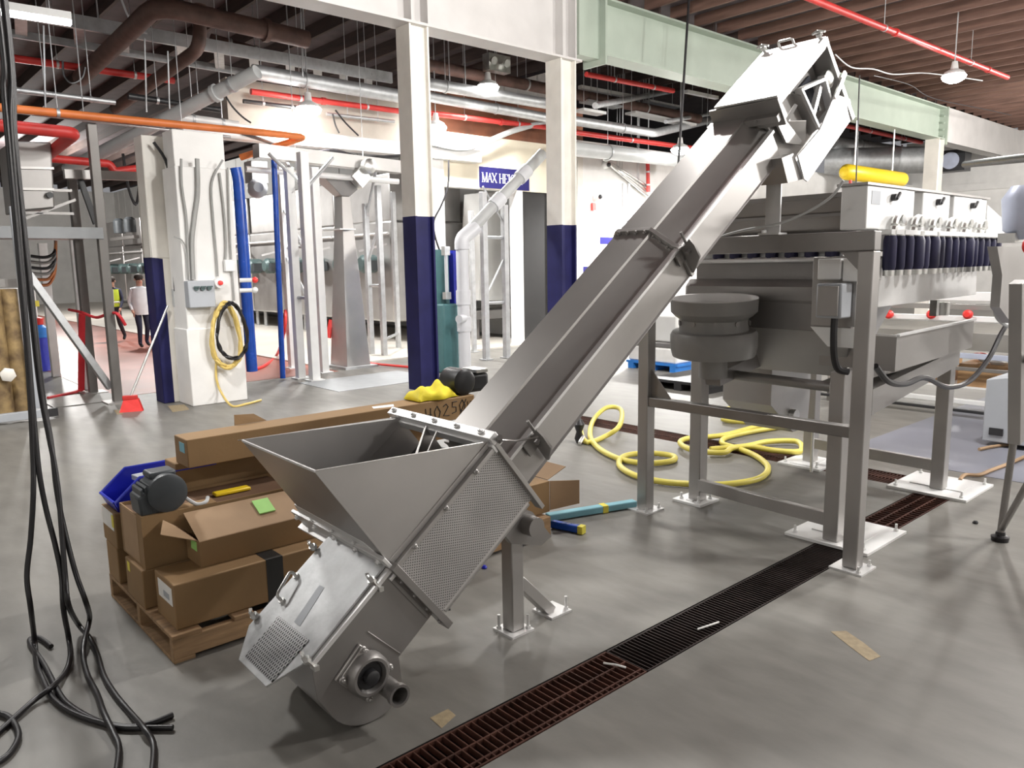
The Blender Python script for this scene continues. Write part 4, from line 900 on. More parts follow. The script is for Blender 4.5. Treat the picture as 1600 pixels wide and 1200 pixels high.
xpatch(D, 'scuffed_tape', 1.07, 4.10, 4.36, .36, .61, 'cardboard_light')
# small open box E
E_ = thing('cardboard_box', 'smaller brown box with raised lid flaps and green stickers, on the strapped box', 'box', (1.8, 3.9, .367), 'boxes on the pallet')
x0, x1, y0, y1, z0, z1 = 1.27, 2.20, 3.80, 3.99, .367, .50
mb = MB(); open_box(mb, (x0, y0, z0), (x1, y1, z1), .006); mb.build('carton', 'cardboard', E_, smooth=0, merge=False)
lf = patch(E_, 'lid_flap', [(x0, y0, z1), (x1, y0, z1), (x1, y1+.01, z1+.10), (x0, y1+.01, z1+.10)], 'cardboard_light', (0, .003, .004))
patch(E_, 'end_flap', [(x0, y0+.02, z1), (x0, y1, z1+.01), (x0-.10, y1+.02, z1+.085), (x0-.15, y0+.10, z1+.05)], 'cardboard_light', (0, 0, .004))
patch(E_, 'green_sticker', [(1.62, y0+.075, z1+.045), (1.71, y0+.075, z1+.045), (1.71, y0+.17, z1+.093), (1.62, y0+.17, z1+.093)], 'label_green', (0, -.001, .006))
xpatch(E_, 'green_sticker', x0, 3.84, 3.92, .44, .49, 'label_green')
F_ = carton((1.38, 4.42, .60), (3.3, 4.60, .765), 'plain brown box beneath the top box, its pale end beside the blue bin')
G_ = thing('cardboard_box', 'topmost long brown box with a blue sticker and handwritten number', 'box', (2.4, 4.38, .766), 'boxes on the pallet')
gx0, gx1, gy0, gy1, gz0, gz1 = 1.40, 3.42, 4.26, 4.46, .766, .925
MB().box((gx0, gy0, gz0), (gx1, gy1, gz1)).build('carton', 'cardboard', G_, bevel=.005)
xpatch(G_, 'blue_sticker', gx0, 4.30, 4.38, .845, .90, 'label_blue')
patch(G_, 'top_flap', [(1.75, gy1, gz1), (1.95, gy1, gz1), (1.88, gy1+.02, gz1+.05), (1.76, gy1+.02, gz1+.06)], 'cardboard', (0, .004, 0))
patch(G_, 'torn_label', [(2.62, gy0+.06, gz1), (2.76, gy0+.03, gz1), (2.80, gy0+.10, gz1), (2.65, gy0+.13, gz1)], 'label_white', (0, 0, .001))
# handwritten number, pen strokes
def stroke(mb, pts, r=.0035): mb.tube([(x, gy0-.002, z) for x, z in pts], r, 5)
mb = MB(); hx, hz, s = 2.99, .795, .085
gl = {'4': [[(0, 1), (.05, .45), (.6, .45)], [(.5, 1), (.45, -.2)]], '0': [[(.3, 1), (.02, .6), (.1, .05), (.45, .05), (.6, .5), (.3, 1)]], '2': [[(.05, .8), (.35, 1), (.55, .75), (.05, .05), (.65, .0)]],
      '5': [[(.6, 1), (.15, .98), (.1, .6), (.5, .55), (.5, .15), (.05, .05)]], 'l': [[(.1, .9), (.15, .1), (.4, .0), (.5, .3)]]}
for i, ch_ in enumerate('40250'):
    for st_ in gl[ch_]: stroke(mb, [(hx+i*s*.86+p*s, hz+q*s+i*.006) for p, q in st_])
stroke(mb, [(hx+4*s*.86, hz-.0), (hx+4*s*.86+.06, hz+.11)])
for st_ in gl['4']: stroke(mb, [(hx+5*s*.86+p*s*.7, hz+.04+q*s*.6) for p, q in st_], .0025)
mb.build('handwritten_number', 'ink', G_, smooth=0)
# box end with open flaps at the right end of the pallet
H_ = thing('cardboard_box', 'brown box whose end flaps hang open past the conveyor foot', 'box', (3.3, 3.85, .139), 'boxes on the pallet')
MB().box((2.9, 3.70, .139), (3.62, 4.02, .36)).build('carton', 'cardboard', H_, bevel=.004)
patch(H_, 'open_flap', [(3.62, 3.70, .15), (3.62, 3.70, .36), (3.83, 3.62, .34), (3.83, 3.62, .17)], 'cardboard_light', (.0, -.005, 0))
patch(H_, 'open_flap', [(3.62, 4.02, .15), (3.62, 4.02, .36), (3.82, 4.10, .34), (3.82, 4.10, .17)], 'cardboard', (.0, .005, 0))
patch(H_, 'open_flap', [(3.62, 3.72, .36), (3.62, 4.0, .36), (3.80, 4.0, .42), (3.80, 3.72, .42)], 'cardboard_light', (.0, .0, .005))
xpatch(H_, 'inside_shade_sheet', 3.623, 3.72, 4.0, .15, .35, 'cardboard_dark')  # closed box end: sheet coloured dark as the shaded inside
# blue parts bin
bn = thing('parts_bin', 'blue plastic parts bin on the box at the rear left corner of the pallet', 'bin', (1.35, 4.56, .546))
bx0, bx1, by0, by1, bz0, bz1 = 1.06, 1.60, 4.43, 4.70, .547, .725
mb = MB(); t_ = .006
mb.box((bx0+.02, by0+.02, bz0), (bx1, by1-.02, bz0+t_))
for y, s in ((by0, 1), (by1, -1)):
    mb.prism([(bx0+.02, y+.02*s, bz0), (bx1, y+.02*s, bz0), (bx1, y, bz1), (bx0+.13, y, bz1), (bx0, y, bz0+.06)], (0, t_*s, 0))
mb.prism([(bx1, by0+.02, bz0), (bx1, by1-.02, bz0), (bx1+.01, by1, bz1), (bx1+.01, by0, bz1)], (t_, 0, 0)); mb.prism([(bx0+.02, by0+.02, bz0), (bx0+.02, by1-.02, bz0), (bx0-.005, by1, bz0+.06), (bx0-.005, by0, bz0+.06)], (-t_, 0, 0))
bt = mb.build('tub', 'blue_plastic', bn, bevel=.002)
mb = MB()
for y in (by0-.004, by1+.004): mb.tube([(bx0-.004, y, bz0+.06), (bx0+.13, y, bz1), (bx1+.01, y, bz1)], .008, 6)
mb.tube([(bx1+.012, by0, bz1), (bx1+.012, by1, bz1)], .008, 6); mb.tube([(bx0-.008, by0, bz0+.062), (bx0-.008, by1, bz0+.062)], .008, 6); mb.build('rim', 'blue_rim', bn)
solo(MB().obox((1.22, 4.47, .672), (.34, .03, .0), (-.02, .15, .0), (0, 0, .03)), 'metal_plate', 'control_grey', 'flat grey plate lying across the blue bin', 'plate', bevel=.003)
# grey motor
MP = atz(266, 801, .617); ms = .78
def mq(x, y, z): return (MP.x+(x-1.42)*ms, MP.y+(y-4.10)*ms, .617+(z-.617)*ms)
mo = thing('electric_motor', 'dark grey electric motor with a round flat end on the open-topped box', 'motor', mq(1.40, 4.2, .617))
mb = MB(); mb.lathe([(.10*ms, .0), (.125*ms, .008), (.128*ms, .02), (.128*ms, .13), (.12*ms, .17)], mq(1.42, 4.10, .745), (0, 1, 0), 36); mb.build('end_shield', 'motor_grey', mo)
mb = MB(); mb.prism([mq(1.25, 4.13, .617), mq(1.42, 4.13, .617), mq(1.42, 4.13, .84), mq(1.33, 4.13, .80), mq(1.24, 4.13, .74)], (0, .20*ms, 0)); mb.build('gear_case', 'motor_grey', mo, bevel=.010)
for k in range(4):
    mb = MB(); mb.prism([mq(1.26+.025*k, 4.13, .75+.012*k), mq(1.273+.025*k, 4.13, .75+.012*k), mq(1.273+.025*k, 4.13, .80+.012*k), mq(1.26+.025*k, 4.13, .79+.012*k)], (0, .19*ms, 0)); mb.build('cooling_fin', 'motor_grey', mo)
MB().box(mq(1.33, 4.16, .84), mq(1.50, 4.32, .885)).build('terminal_box', 'motor_grey', mo, bevel=.012)
MB().tube(smooth_path([mq(1.54, 4.14, .68), mq(1.60, 4.12, .63), mq(1.66, 4.12, .632), mq(1.69, 4.16, .65)], 5), .010, 8).build('lead', 'pvc_grey', mo)
solo(MB().box((1.50, 4.16, .603), (1.70, 4.22, .622)), 'tool', 'yellow_paint', 'yellow tool handle lying behind the grey motor', 'tool', bevel=.006)
# yellow cloth on the top box
mb = MB(); n = 26; k2 = 12; c0 = Vector((2.95, 4.36, .93)); random.seed(11)
vs = []; fs = []
for i in range(n):
    for j in range(k2):
        u = i/(n-1); v = j/(k2-1)
        h = max(0, sin(pi*u))**.6*max(0, sin(pi*v))**.5
        z = .115*h*(.80+.25*sin(9*u+2*v)+.15*sin(17*u-7*v))
        vs.append(c0+Vector((.0+.33*u, -.10+.2*v+.02*sin(9*u), z)))
for i in range(n-1):
    for j in range(k2-1): fs.append((i*k2+j, (i+1)*k2+j, (i+1)*k2+j+1, i*k2+j+1))
mb.add(vs, fs); o = solo(mb, 'yellow_cloth', 'yellow_cloth', 'crumpled bright yellow cloth on the topmost box', 'cloth', smooth=180)
sd = o.modifiers.new('thick', 'SOLIDIFY'); sd.thickness = .006
# black drum-like device at the end of the top box
bk = thing('black_tool_case', 'rounded black device on the far end of the topmost box beside the yellow cloth', 'device', (3.44, 4.36, .93))
MB().lathe([(.07, 0), (.095, .02), (.095, .20), (.07, .23)], (3.36, 4.27, 1.02), (0, 1, 0), 24).build('body', 'black_plastic', bk)
MB().box((3.40, 4.30, .93), (3.60, 4.47, 1.07)).build('housing', 'black_plastic', bk, bevel=.03)
MB().box((3.47, 4.29, 1.07), (3.58, 4.46, 1.10)).build('top_plate', 'zinc', bk, bevel=.006)
# blue taped pole on the floor
a, b = atz(855, 808, .03), atz(992, 786, .03)
t = thing('taped_pole', 'pale blue pole lying on the floor between the pallet and the stand', 'pole', a)
MB().bar(a, b, .07, .05).build('pole', 'label_blue', t, bevel=.008); c = a.lerp(b, .6); MB().bar(c, a.lerp(b, .66), .074, .054).build('yellow_tape', 'label_yellow', t)
a, b = atz(862, 818, .03), atz(912, 828, .03)
t = thing('taped_pole', 'short dark blue stick on the floor by the open box flaps', 'pole', a)
MB().bar(a, b, .05, .05).build('stick', 'blue_pipe', t, bevel=.008); MB().bar(a.lerp(b, .86), b+(b-a)*.01, .054, .054).build('yellow_tip', 'label_yellow', t)
# small litter on the floor and drain
for px, py, m, lab, sz in ((757, 888, 'blue_plastic', 'tiny blue cap on the floor left of the conveyor foot', .018), (702, 953, 'black_plastic', 'tiny black nut on the floor below the perforated guard', .008), (1524, 818, 'black_plastic', 'small dark metal chip on the floor left of the machine foot', .02)):
    c = atz(px, py); solo(MB().lathe([(sz*.8, 0), (sz, sz*.4), (sz*.6, sz)], c, n=10), 'floor_debris', m, lab, 'debris')
for p, q, lab in (((943, 1036), (978, 1043), 'thin pale tie lying on the rusty grating seam'), ((1090, 983), (1123, 972), 'white string scrap on the dark grating'), ((1205, 791), (1222, 795), 'small wooden chip on the floor under the low rail')):
    a, b = atz(*p, .006), atz(*q, .006); solo(MB().tube([a, a.lerp(b, .5)+Vector((0, -.01, .006)), b], .005, 6), 'tie_scrap', 'label_white', lab, 'scrap')
solo(MB().prism([atz(1298, 987), atz(1322, 986), atz(1350, 1005), atz(1376, 1026), atz(1358, 1033), atz(1330, 1012)], (0, 0, .0015)), 'floor_tape', 'faded_tape', 'faded yellow tape remnant on the floor right of the drain', 'tape', smooth=0)
for p4, lab in (((( 262, 634), (288, 632), (296, 640), (270, 644)), 'yellow tape scraps at the foot of the navy and cream column'), (((178, 641), (190, 640), (192, 647), (183, 648)), 'pale yellow tape mark beside the broom'), (((672, 1122), (700, 1108), (712, 1118), (690, 1138)), 'rusty orange smear on the floor left of the drain')):
    solo(MB().prism([atz(*q) for q in p4], (0, 0, .0015)), 'floor_tape', 'faded_tape', lab, 'tape', smooth=0)
# ================================================================== BLACK CABLES, LEFT FOREGROUND
def cable(pts, label, r=.0125):
    P = [Vector(p) for p in pts]
    if P[0].z > 2: P = [P[0]+Vector((-.05, .1, 2.9))] + P
    return solo(MB().tube(smooth_path(P, 7), r, 10), 'hanging_cable', 'black_rubber', label, 'cable', 'black cables hanging at left')
def dn(px, py, dist):           # point at a horizontal distance from the camera
    d = ray(px, py); return EYE + d*(dist/hypot(d.x, d.y))
F0 = .014
_q = atz(60, 1035); DC = hypot(_q.x, _q.y)
def fl(px, py, z=F0): return atz(px, py, z)
cable([dn(-8, -20, DC+.3), dn(6, 150, DC+.3), dn(24, 350, DC+.25), dn(43, 560, DC+.2), dn(51, 700, DC+.15), dn(52, 770, DC+.1), dn(48, 840, DC+.08), dn(42, 900, DC+.05), dn(48, 950, DC+.02), fl(54, 1000, .03), fl(57, 1037), fl(67, 1062), fl(82, 1090), fl(107, 1110), fl(150, 1127), fl(200, 1136), fl(237, 1130), fl(270, 1117)], 'leftmost black cable, touching down first and ending in an upturned free tip')
cable([dn(2, -20, DC+.35), dn(16, 200, DC+.3), dn(34, 420, DC+.25), dn(50, 620, DC+.2), dn(57, 700, DC+.15), dn(63, 750, DC+.12), dn(73, 800, DC+.1), dn(86, 850, DC+.05), dn(96, 900, DC), dn(99, 950, DC-.05), fl(107, 995, .05), fl(110, 1025, .03), fl(102, 1050), fl(80, 1074, .034), fl(50, 1097, .02), fl(0, 1142), fl(-40, 1178)], 'black cable sweeping off to the lower left corner')
cable([dn(4, -20, DC+.4), dn(20, 200, DC+.35), dn(40, 400, DC+.3), dn(60, 590, DC+.25), dn(75, 675, DC+.2), dn(85, 725, DC+.15), dn(92, 775, DC+.1), dn(96, 825, DC+.05), dn(102, 900, DC-.02), dn(107, 945, DC-.08), fl(122, 975, .06), fl(140, 997, .03), fl(152, 1022), fl(162, 1055), fl(180, 1085), fl(205, 1115), fl(225, 1138, .034), fl(240, 1165), fl(237, 1215)], 'black cable running to the bottom edge, right-hand strand')
cable([dn(6, -20, DC+.45), dn(24, 220, DC+.4), dn(46, 430, DC+.35), dn(66, 610, DC+.3), dn(80, 690, DC+.25), dn(88, 762, DC+.15), dn(100, 825, DC+.08), dn(118, 895, DC), dn(134, 940, DC-.06), fl(140, 967, .08), fl(132, 1000, .05), fl(130, 1025, .02), fl(137, 1055), fl(152, 1085), fl(162, 1113, .034), fl(177, 1145, .02), fl(186, 1170), fl(181, 1215)], 'black cable running to the bottom edge, left-hand strand')
cable([atz(-20, 1112, F0), atz(10, 1118, F0), atz(25, 1135, F0), atz(28, 1155, F0), atz(12, 1180, F0), atz(-20, 1200, F0)], 'short black cable loop cut off by the lower left corner')
cable([atz(270, 1137, F0), atz(235, 1137, F0), atz(190, 1137, F0+.0), atz(150, 1126, F0), atz(110, 1103, F0), atz(92, 1082, F0), atz(70, 1040, F0), atz(46, 1003, F0), atz(60, 996, F0), atz(80, 1010, F0)], 'black cable lying flat on the floor with a blunt cut tip', .012)
# ================================================================== PILLAR FITTINGS
FY = 10.6
def py_(px, py, y=FY-.002): return aty(px, py, y)
cb = thing('control_box', 'grey control box with three black switches on the white pillar', 'control box', py_(308, 480))
a, b = py_(290, 481), py_(328, 438)
MB().box((a.x, FY-.16, a.z), (b.x, FY, b.z)).build('case', 'control_grey', cb, bevel=.012)
for k in range(3):
    x = a.x+.10+k*.085; z = b.z-.10
    mb = MB(); mb.cyl((x, FY-.16, z), (x, FY-.185, z), .03, 12); mb.bar((x-.03, FY-.19, z+.02), (x+.04, FY-.19, z+.02), .02, .02); mb.build('switch', 'motor_teal', cb)
def conduit(px_list, label, r=.016, m='conduit_grey', y=FY-.03):
    return solo(MB().tube(smooth_path([aty(x, q, y) for x, q in px_list], 5), r, 6), 'wall_conduit', m, label, 'conduit', 'conduits on the white pillar')
conduit([(283, 248), (284, 290), (291, 340), (294, 400), (296, 437)], 'grey conduit down the white pillar into the left of the control box')
conduit([(308, 248), (309, 300), (304, 340), (300, 380), (302, 437)], 'thick conduit on the white pillar bending left above the control box', .03)
conduit([(348, 250), (331, 285), (333, 340), (338, 400), (340, 432)], 'conduit kinking left across the white pillar above the round alarm', .014)
conduit([(343, 270), (350, 330), (353, 380), (352, 408)], 'conduit on the white pillar ending at the small white box', .014)
conduit([(356, 262), (358, 330), (361, 400), (366, 470)], 'rightmost conduit on the face of the white pillar', .012)
conduit([(272, 370), (285, 376), (291, 395), (293, 437)], 'thin cable curving across to the control box from the cream column', .008)
sb = thing('small_box', 'small white junction box on the white pillar', 'junction box', py_(357, 415)); c = py_(357, 415)
MB().box(c+Vector((-.07, -.06, -.08)), c+Vector((.07, .0, .08))).build('case', 'white_steel', sb, bevel=.008)
al = thing('call_point', 'round red and white alarm point on the white pillar', 'alarm', py_(341, 442)); c = py_(341, 442)
MB().lathe([(.075, 0), (.07, .07), (.0, .075)], c, (0, -1, 0), 18).build('base', 'white_steel', al); MB().lathe([(.035, .07), (.03, .10), (0, .105)], c, (0, -1, 0), 14).build('button', 'red_plastic', al)
for i, (py, lab) in enumerate(((438, 'upper red-tipped valve handle on the right edge of the white pillar'), (454, 'lower white valve handle on the right edge of the white pillar'))):
    v = thing('valve', lab, 'valve', aty(374, py, FY+.1)); c = aty(374, py, FY+.05)
    MB().cyl(c, c+Vector((.16, -.05, 0)), .03, 10).build('body', 'white_steel', v); MB().ball(c+Vector((.2, -.06, 0)), .045, 10).build('knob', 'red_plastic' if i == 0 else 'white_steel', v)
# coiled hoses on the pillar
cc = py_(356, 520, FY-.08)
def coil(m, label, r, loops, rx, rz, dx, dz, seed, sk):
    random.seed(seed); pts = []
    for k in range(loops*18+1):
        a = 2*pi*k/18 + .6; f = 1+.05*sin(k*1.7+seed)
        pts.append(cc+Vector((dx+rx*f*sin(a)*(1-.28*cos(a)), -.02-.07*random.random()-.02*sk, dz-rz*f*cos(a+pi)*(1+.04*sin(k*.35)))))
    return solo(MB().tube(smooth_path(pts, 3), r, 7), 'coiled_hose', m, label, 'hose')
coil('yellow_cord', 'coil of dull yellow hose hanging on the white pillar', .020, 7, .19, .44, -.05, -.02, 2, 0)
coil('black_rubber', 'coil of thin black cable hanging over the yellow coil on the white pillar', .013, 6, .20, .38, .02, .04, 5, 2)
solo(MB().tube(smooth_path([py_(338, 565, FY-.05), py_(338, 590, FY-.05), py_(345, 612, FY-.1), atz(362, 634, .02), atz(385, 631, .02), atz(408, 625, .02)], 6), .016, 7), 'hose_tail', 'yellow_cord', 'end of the yellow hose trailing from the coil to the floor', 'hose')
hk = thing('hose_hook', 'black hook holding the hose coils on the white pillar', 'hook', cc+Vector((0, .08, .38)))
MB().tube([cc+Vector((0, .08, .40)), cc+Vector((0, -.12, .38)), cc+Vector((0, -.13, .44))], .014, 6).build('bar', 'black_plastic', hk)
# bracket box on the cream column
t = thing('pull_box', 'small grey pull box on the cream column above the broom handle', 'junction box', aty(274, 465, 11.1)); c = aty(275, 465, 11.08)
MB().box(c+Vector((-.05, -.06, -.12)), c+Vector((.07, .02, .12))).build('case', 'pvc_grey', t, bevel=.006)
# broom
br = thing('push_broom', 'red broom leaning on the navy and cream column', 'broom', atz(205, 643)); c = atz(205, 643)
mb = MB(); mb.prism([c+Vector((-.14, .02, .0)), c+Vector((.12, -.08, .0)), c+Vector((.09, -.02, .16)), c+Vector((-.07, .05, .16))], (.04, .08, 0)); mb.build('bristles', 'red_plastic', br)
mb = MB(); mb.bar(c+Vector((-.07, .08, .18)), c+Vector((.10, .01, .18)), .07, .06); mb.build('head', 'red_paint', br, bevel=.01)
MB().cyl(c+Vector((.02, .05, .19)), aty(262, 478, 11.05), .016, 10).build('handle', 'zinc', br)

# ================================================================== LEFT PLATFORM
pl = thing('platform', 'grey steel mezzanine platform with tall posts at far left', 'platform', (2.3, 12.3, 0))
def post(px_b, py_b, px_t, py_t, w, name='post', m='post_grey'):
    b = atz(px_b, py_b); d = ray(px_t, py_t); k = hypot(b.x, b.y)/hypot(d.x, d.y); z = CAM_H+d.z*k
    MB().box((b.x-w/2, b.y-w/2, .0), (b.x+w/2, b.y+w/2, z)).build(name, m, pl, bevel=.006); return b, z
b1, z1 = post(184, 628, 145, 195, .115); b2, z2 = post(146, 614, 118, 268, .115)
post(138, 608, 117, 360, .10, m='white_steel'); post(88, 588, 70, 380, .13, m='white_steel')
for b in (b1, b2):
    MB().box((b.x-.17, b.y-.17, 0), (b.x+.17, b.y+.17, .02)).build('base_plate', 'steel', pl)
dz = aty(100, 368, 12.0).z
MB().box((.2, 11.70, dz-.05), (2.98, 11.80, dz+.10)).build('deck_beam', 'plate_grey', pl); MB().box((.2, 11.8, dz-.02), (2.98, 13.2, dz+.02)).build('deck', 'steel_dark', pl)
MB().bar(aty(42, 425, 11.75), aty(172, 606, 11.9), .09, .09).build('brace', 'galvanised', pl, bevel=.005)
MB().bar(aty(100, 272, 12.2), aty(222, 276, 12.2), .10, .12).build('head_rail', 'steel_dark', pl)
for p, q in (((30, 332), (115, 334)), ((40, 296), (112, 298)), ((38, 342), (118, 312))):
    MB().bar(aty(*p, 12.1), aty(*q, 12.1), .035).build('guard_rail', 'steel_dark', pl)
MB().bar(aty(125, 280, 12.3), aty(150, 350, 12.3), .07).build('knee_brace', 'black_plastic', pl)
bn_ = thing('overhead_hopper', 'dark steel hopper hanging at far left above the platform', 'hopper', (1.2, 12.3, 3.2))
q = [aty(18, 220, 12.0), aty(80, 222, 12.0), aty(86, 325, 12.0), aty(30, 330, 12.0)]
MB().prism(q, (0, 1.0, 0)).build('shell', 'steel_dark', bn_, bevel=.02); 
for py in (262, 295): MB().bar(aty(24, py, 11.98), aty(84, py+1, 11.98), .03).build('rib', 'steel', bn_)
MB().lathe([(.04, 0), (.04, .05)], aty(77, 305, 11.98), (0, -1, 0), 12).build('port', 'black_plastic', bn_)
# wrapped roll and frame, far left edge
wr = thing('wrapped_roll', 'upright tan stained roll in a grey frame at the far left edge', 'roll', atz(5, 665))
q = atz(6, 662); q2 = atz(24, 660)
zt = q.z+ (aty(6, 452, q.y).z)
MB().cyl(q+Vector((0, .2, .08)), (q.x, q.y+.2, zt), .16, 18).build('roll', 'tan_wrap', wr); MB().cyl(q+Vector((.24, .25, .08)), (q.x+.24, q.y+.25, zt), .10, 16).build('inner_roll', 'tan_wrap', wr)
MB().bar((q.x-.5, q.y-.05, .08), (q.x+.45, q.y-.05, .08), .08, .10).build('frame_foot', 'control_grey', wr, bevel=.006); MB().box((q.x+.45, q.y-.1, .03), (q.x+.58, q.y, .13)).build('end_cap', 'black_plastic', wr)
MB().box((q.x+.34, q.y+.1, .12), (q.x+.42, q.y+.18, zt+1.0)).build('frame_post', 'control_grey', wr); MB().lathe([(.09, 0), (.09, .05), (.06, .07)], (q.x+.1, q.y+.02, q.z+.6), (0, -1, 0), 6).build('hub_nut', 'cream_paint', wr)
MB().box((q.x-.5, q.y+.3, zt+.02), (q.x+.4, q.y+.36, zt+.12)).build('top_bar', 'steel_dark', wr)
dr = thing('white_cabinet', 'tall pale cabinet behind the hanging black cables', 'cabinet', atz(36, 566)); q = atz(36, 566)
MB().box((q.x-.25, q.y, 0), (q.x+.36, q.y+.6, aty(60, 450, q.y).z)).build('body', 'white_panel', dr, bevel=.02); 
q = aty(52, 470, q.y-.003); MB().box((q.x-.06, q.y-.004, q.z-.12), (q.x+.1, q.y, q.z+.0)).build('yellow_notice', 'label_yellow', dr)
# copper wires and pipe nest under deck
nest = thing('pipe_nest', 'bank of small curved black and copper tubes under the platform deck', 'pipes', aty(70, 420, 12.6))
for k in range(6):
    a = aty(48, 400+k*9, 12.6); b = aty(78, 400+k*8.5, 12.6)
    MB().tube(smooth_path([a, a.lerp(b, .6)+Vector((0, 0, -.02)), b, aty(86, 392+k*6, 12.7), aty(87, 376, 12.7)], 5), .022, 6).build('tube', ['black_rubber', 'steel_dark', 'black_rubber', 'steel_dark', 'copper', 'copper'][k], nest)
# blue cone-shaped tank with red cap
bt_ = thing('blue_jug', 'blue cone-shaped container with a red cap on the floor at left', 'container', atz(70, 578)); q = atz(69, 578)
MB().lathe([(.26, 0), (.24, .04), (.14, .55), (.12, .62)], q, n=18).build('body', 'blue_plastic', bt_); MB().lathe([(.13, .62), (.13, .80), (.06, .86)], q, n=14).build('neck', 'blue_bright', bt_); MB().lathe([(.07, .86), (.08, .98), (.0, 1.0)], q, n=12).build('cap', 'red_plastic', bt_)
# red barrier straps
rs = thing('barrier_strap', 'red barrier strap strung between the platform posts', 'strap', aty(150, 490, 12.2))
P = [aty(108, 484, 13.0), aty(127, 488, 12.6), aty(150, 496, 12.4), aty(168, 491, 12.0), aty(183, 490, 11.6), aty(196, 508, 11.6)]
MB().tube(smooth_path(P, 5), .022, 6).build('band', 'red_strap', rs); MB().bar(aty(128, 490, 12.7), atz(127, 610, .02), .085, .03).build('hanging_tail', 'red_strap', rs); 
MB().tube(smooth_path([atz(127, 610, .02), atz(112, 614, .02), atz(75, 622, .02)], 4), .025, 6).build('floor_tail', 'red_strap', rs)
struct(MB().box((2.2, 11.9, -.05), (3.1, 12.9, .012)), 'floor.005', 'concrete', smooth=0)

# ================================================================== TANK LINE AND STEEL POSTS
XT = 10.2
for k in range(9):
    y0 = 15.7+k*2.7
    t = thing('processing_tank', ['first', 'second', 'third', 'fourth', 'fifth', 'sixth', 'seventh', 'eighth', 'ninth'][k]+' tall stainless tank along the aisle counting from the navy columns', 'tank', (XT, y0+1.2, 0), 'stainless tanks in a row')
    MB().box((XT, y0, .50), (XT+2.2, y0+2.6, 2.9)).build('shell', 'steel_far', t, bevel=.05)
    MB().box((XT+.05, y0+.05, 2.9), (XT+2.15, y0+2.55, 4.0)).build('upper_shell', 'steel_far', t, bevel=.03)
    for y in (y0+.25, y0+2.35): MB().cyl((XT+.25, y, .03), (XT+.25, y, .5), .06, 8).build('leg', 'galvanised', t)
    for q in (0, 1):
        yy = y0+.75+1.2*q
        g = MB().lathe([(.20, 0), (.22, .04), (.22, .34), (.15, .42)], (XT, yy, 1.9), (-1, 0, 0), 16).build('drive_motor', 'motor_teal', t)
        MB().box((XT-.36, yy-.35, 1.74), (XT-.02, yy-.18, 1.98)).build('terminal_box', 'motor_grey', g)
    MB().bar((XT-.06, y0+.1, 2.35), (XT-.55, y0+.55, 2.2), .05).build('pipe_arm', 'steel_bright', t)
    MB().cyl((XT-.08, y0, 2.6), (XT-.08, y0+2.6, 2.6), .035, 8).build('header_pipe', 'steel_bright', t)
for i, (px, py) in enumerate(((186, 353), (203, 351))):
    c = atx(px, py, 9.6); t = thing('valve_actuator', ['left', 'right'][i]+' one of two small dark actuators on the pipe shelf at left', 'actuator', c)
    MB().lathe([(.22, 0), (.22, .5), (.12, .6)], c-Vector((0, 0, .3)), n=12).build('body', 'motor_grey', t)
c = atx(195, 372, 9.7); solo(MB().box(c+Vector((-.1, -1.6, -.06)), c+Vector((.1, 1.8, .06))), 'pipe_shelf', 'steel_dark', 'dark bracket shelf high on the tank line at left', 'shelf')
# bright uprights
def upright(px_b, py_b, px_t, py_t, w, label, m='white_steel', extra=()):
    b = atz(px_b, py_b, .004); d = ray(px_t, py_t); k = hypot(b.x, b.y)/hypot(d.x, d.y); z = CAM_H+d.z*k
    t = thing('steel_upright', label, 'post', b, 'bright steel posts')
    MB().box((b.x-w/2, b.y-w/2, .004), (b.x+w/2, b.y+w/2, z)).build('post', m, t, bevel=.004); MB().box((b.x-w*.9, b.y-w*.9, .004), (b.x+w*.9, b.y+w*.9, .02)).build('base_plate', m, t)
    return t, b, z
U1 = upright(458, 575, 437, 262, .13, 'white steel post nearest the tall thin blue pipes')
U2 = upright(470, 591, 452, 262, .13, 'second white steel post from the blue pipes')
U3 = upright(492, 594, 471, 238, .14, 'third white steel post from the blue pipes, taller')
U4 = upright(507, 582, 489, 262, .13, 'white steel post just left of the tapered stainless leg')
def brace(t, p0, p1, r=.03): MB().cyl(p0, p1, r, 8).build('brace', 'galvanised', t)
for za, zb in ((3.9, 3.0), (2.9, 2.0), (2.05, 1.25)):
    brace(U1[0], (U1[1].x, U1[1].y, za), (U3[1].x, U3[1].y, zb)); 
brace(U1[0], (U1[1].x, U1[1].y, 2.2), (U4[1].x, U4[1].y, 2.2)); brace(U2[0], (U2[1].x, U2[1].y, 1.35), (U3[1].x, U3[1].y, 1.35))
brace(U3[0], aty(472, 290, 11.9), aty(420, 240, 11.9)); brace(U3[0], aty(480, 292, 11.9), aty(520, 246, 11.9))
pipe('cross_pipe', 'pale horizontal pipe between the posts under the white beam', 'white_steel', [aty(384, 264, 12.4), aty(622, 284, 12.4)], .05)
pipe('blue_pipe', 'bright blue vertical pipe ending just above the red floor', 'blue_pipe', [aty(368, 262, 11.6), aty(372, 280, 11.6), aty(394, 580, 11.6)], .085)
pipe('blue_pipe', 'thinner blue vertical pipe in front of the white steel posts', 'blue_pipe', [aty(428, 250, 12.1), atz(442, 591, .02)], .045)
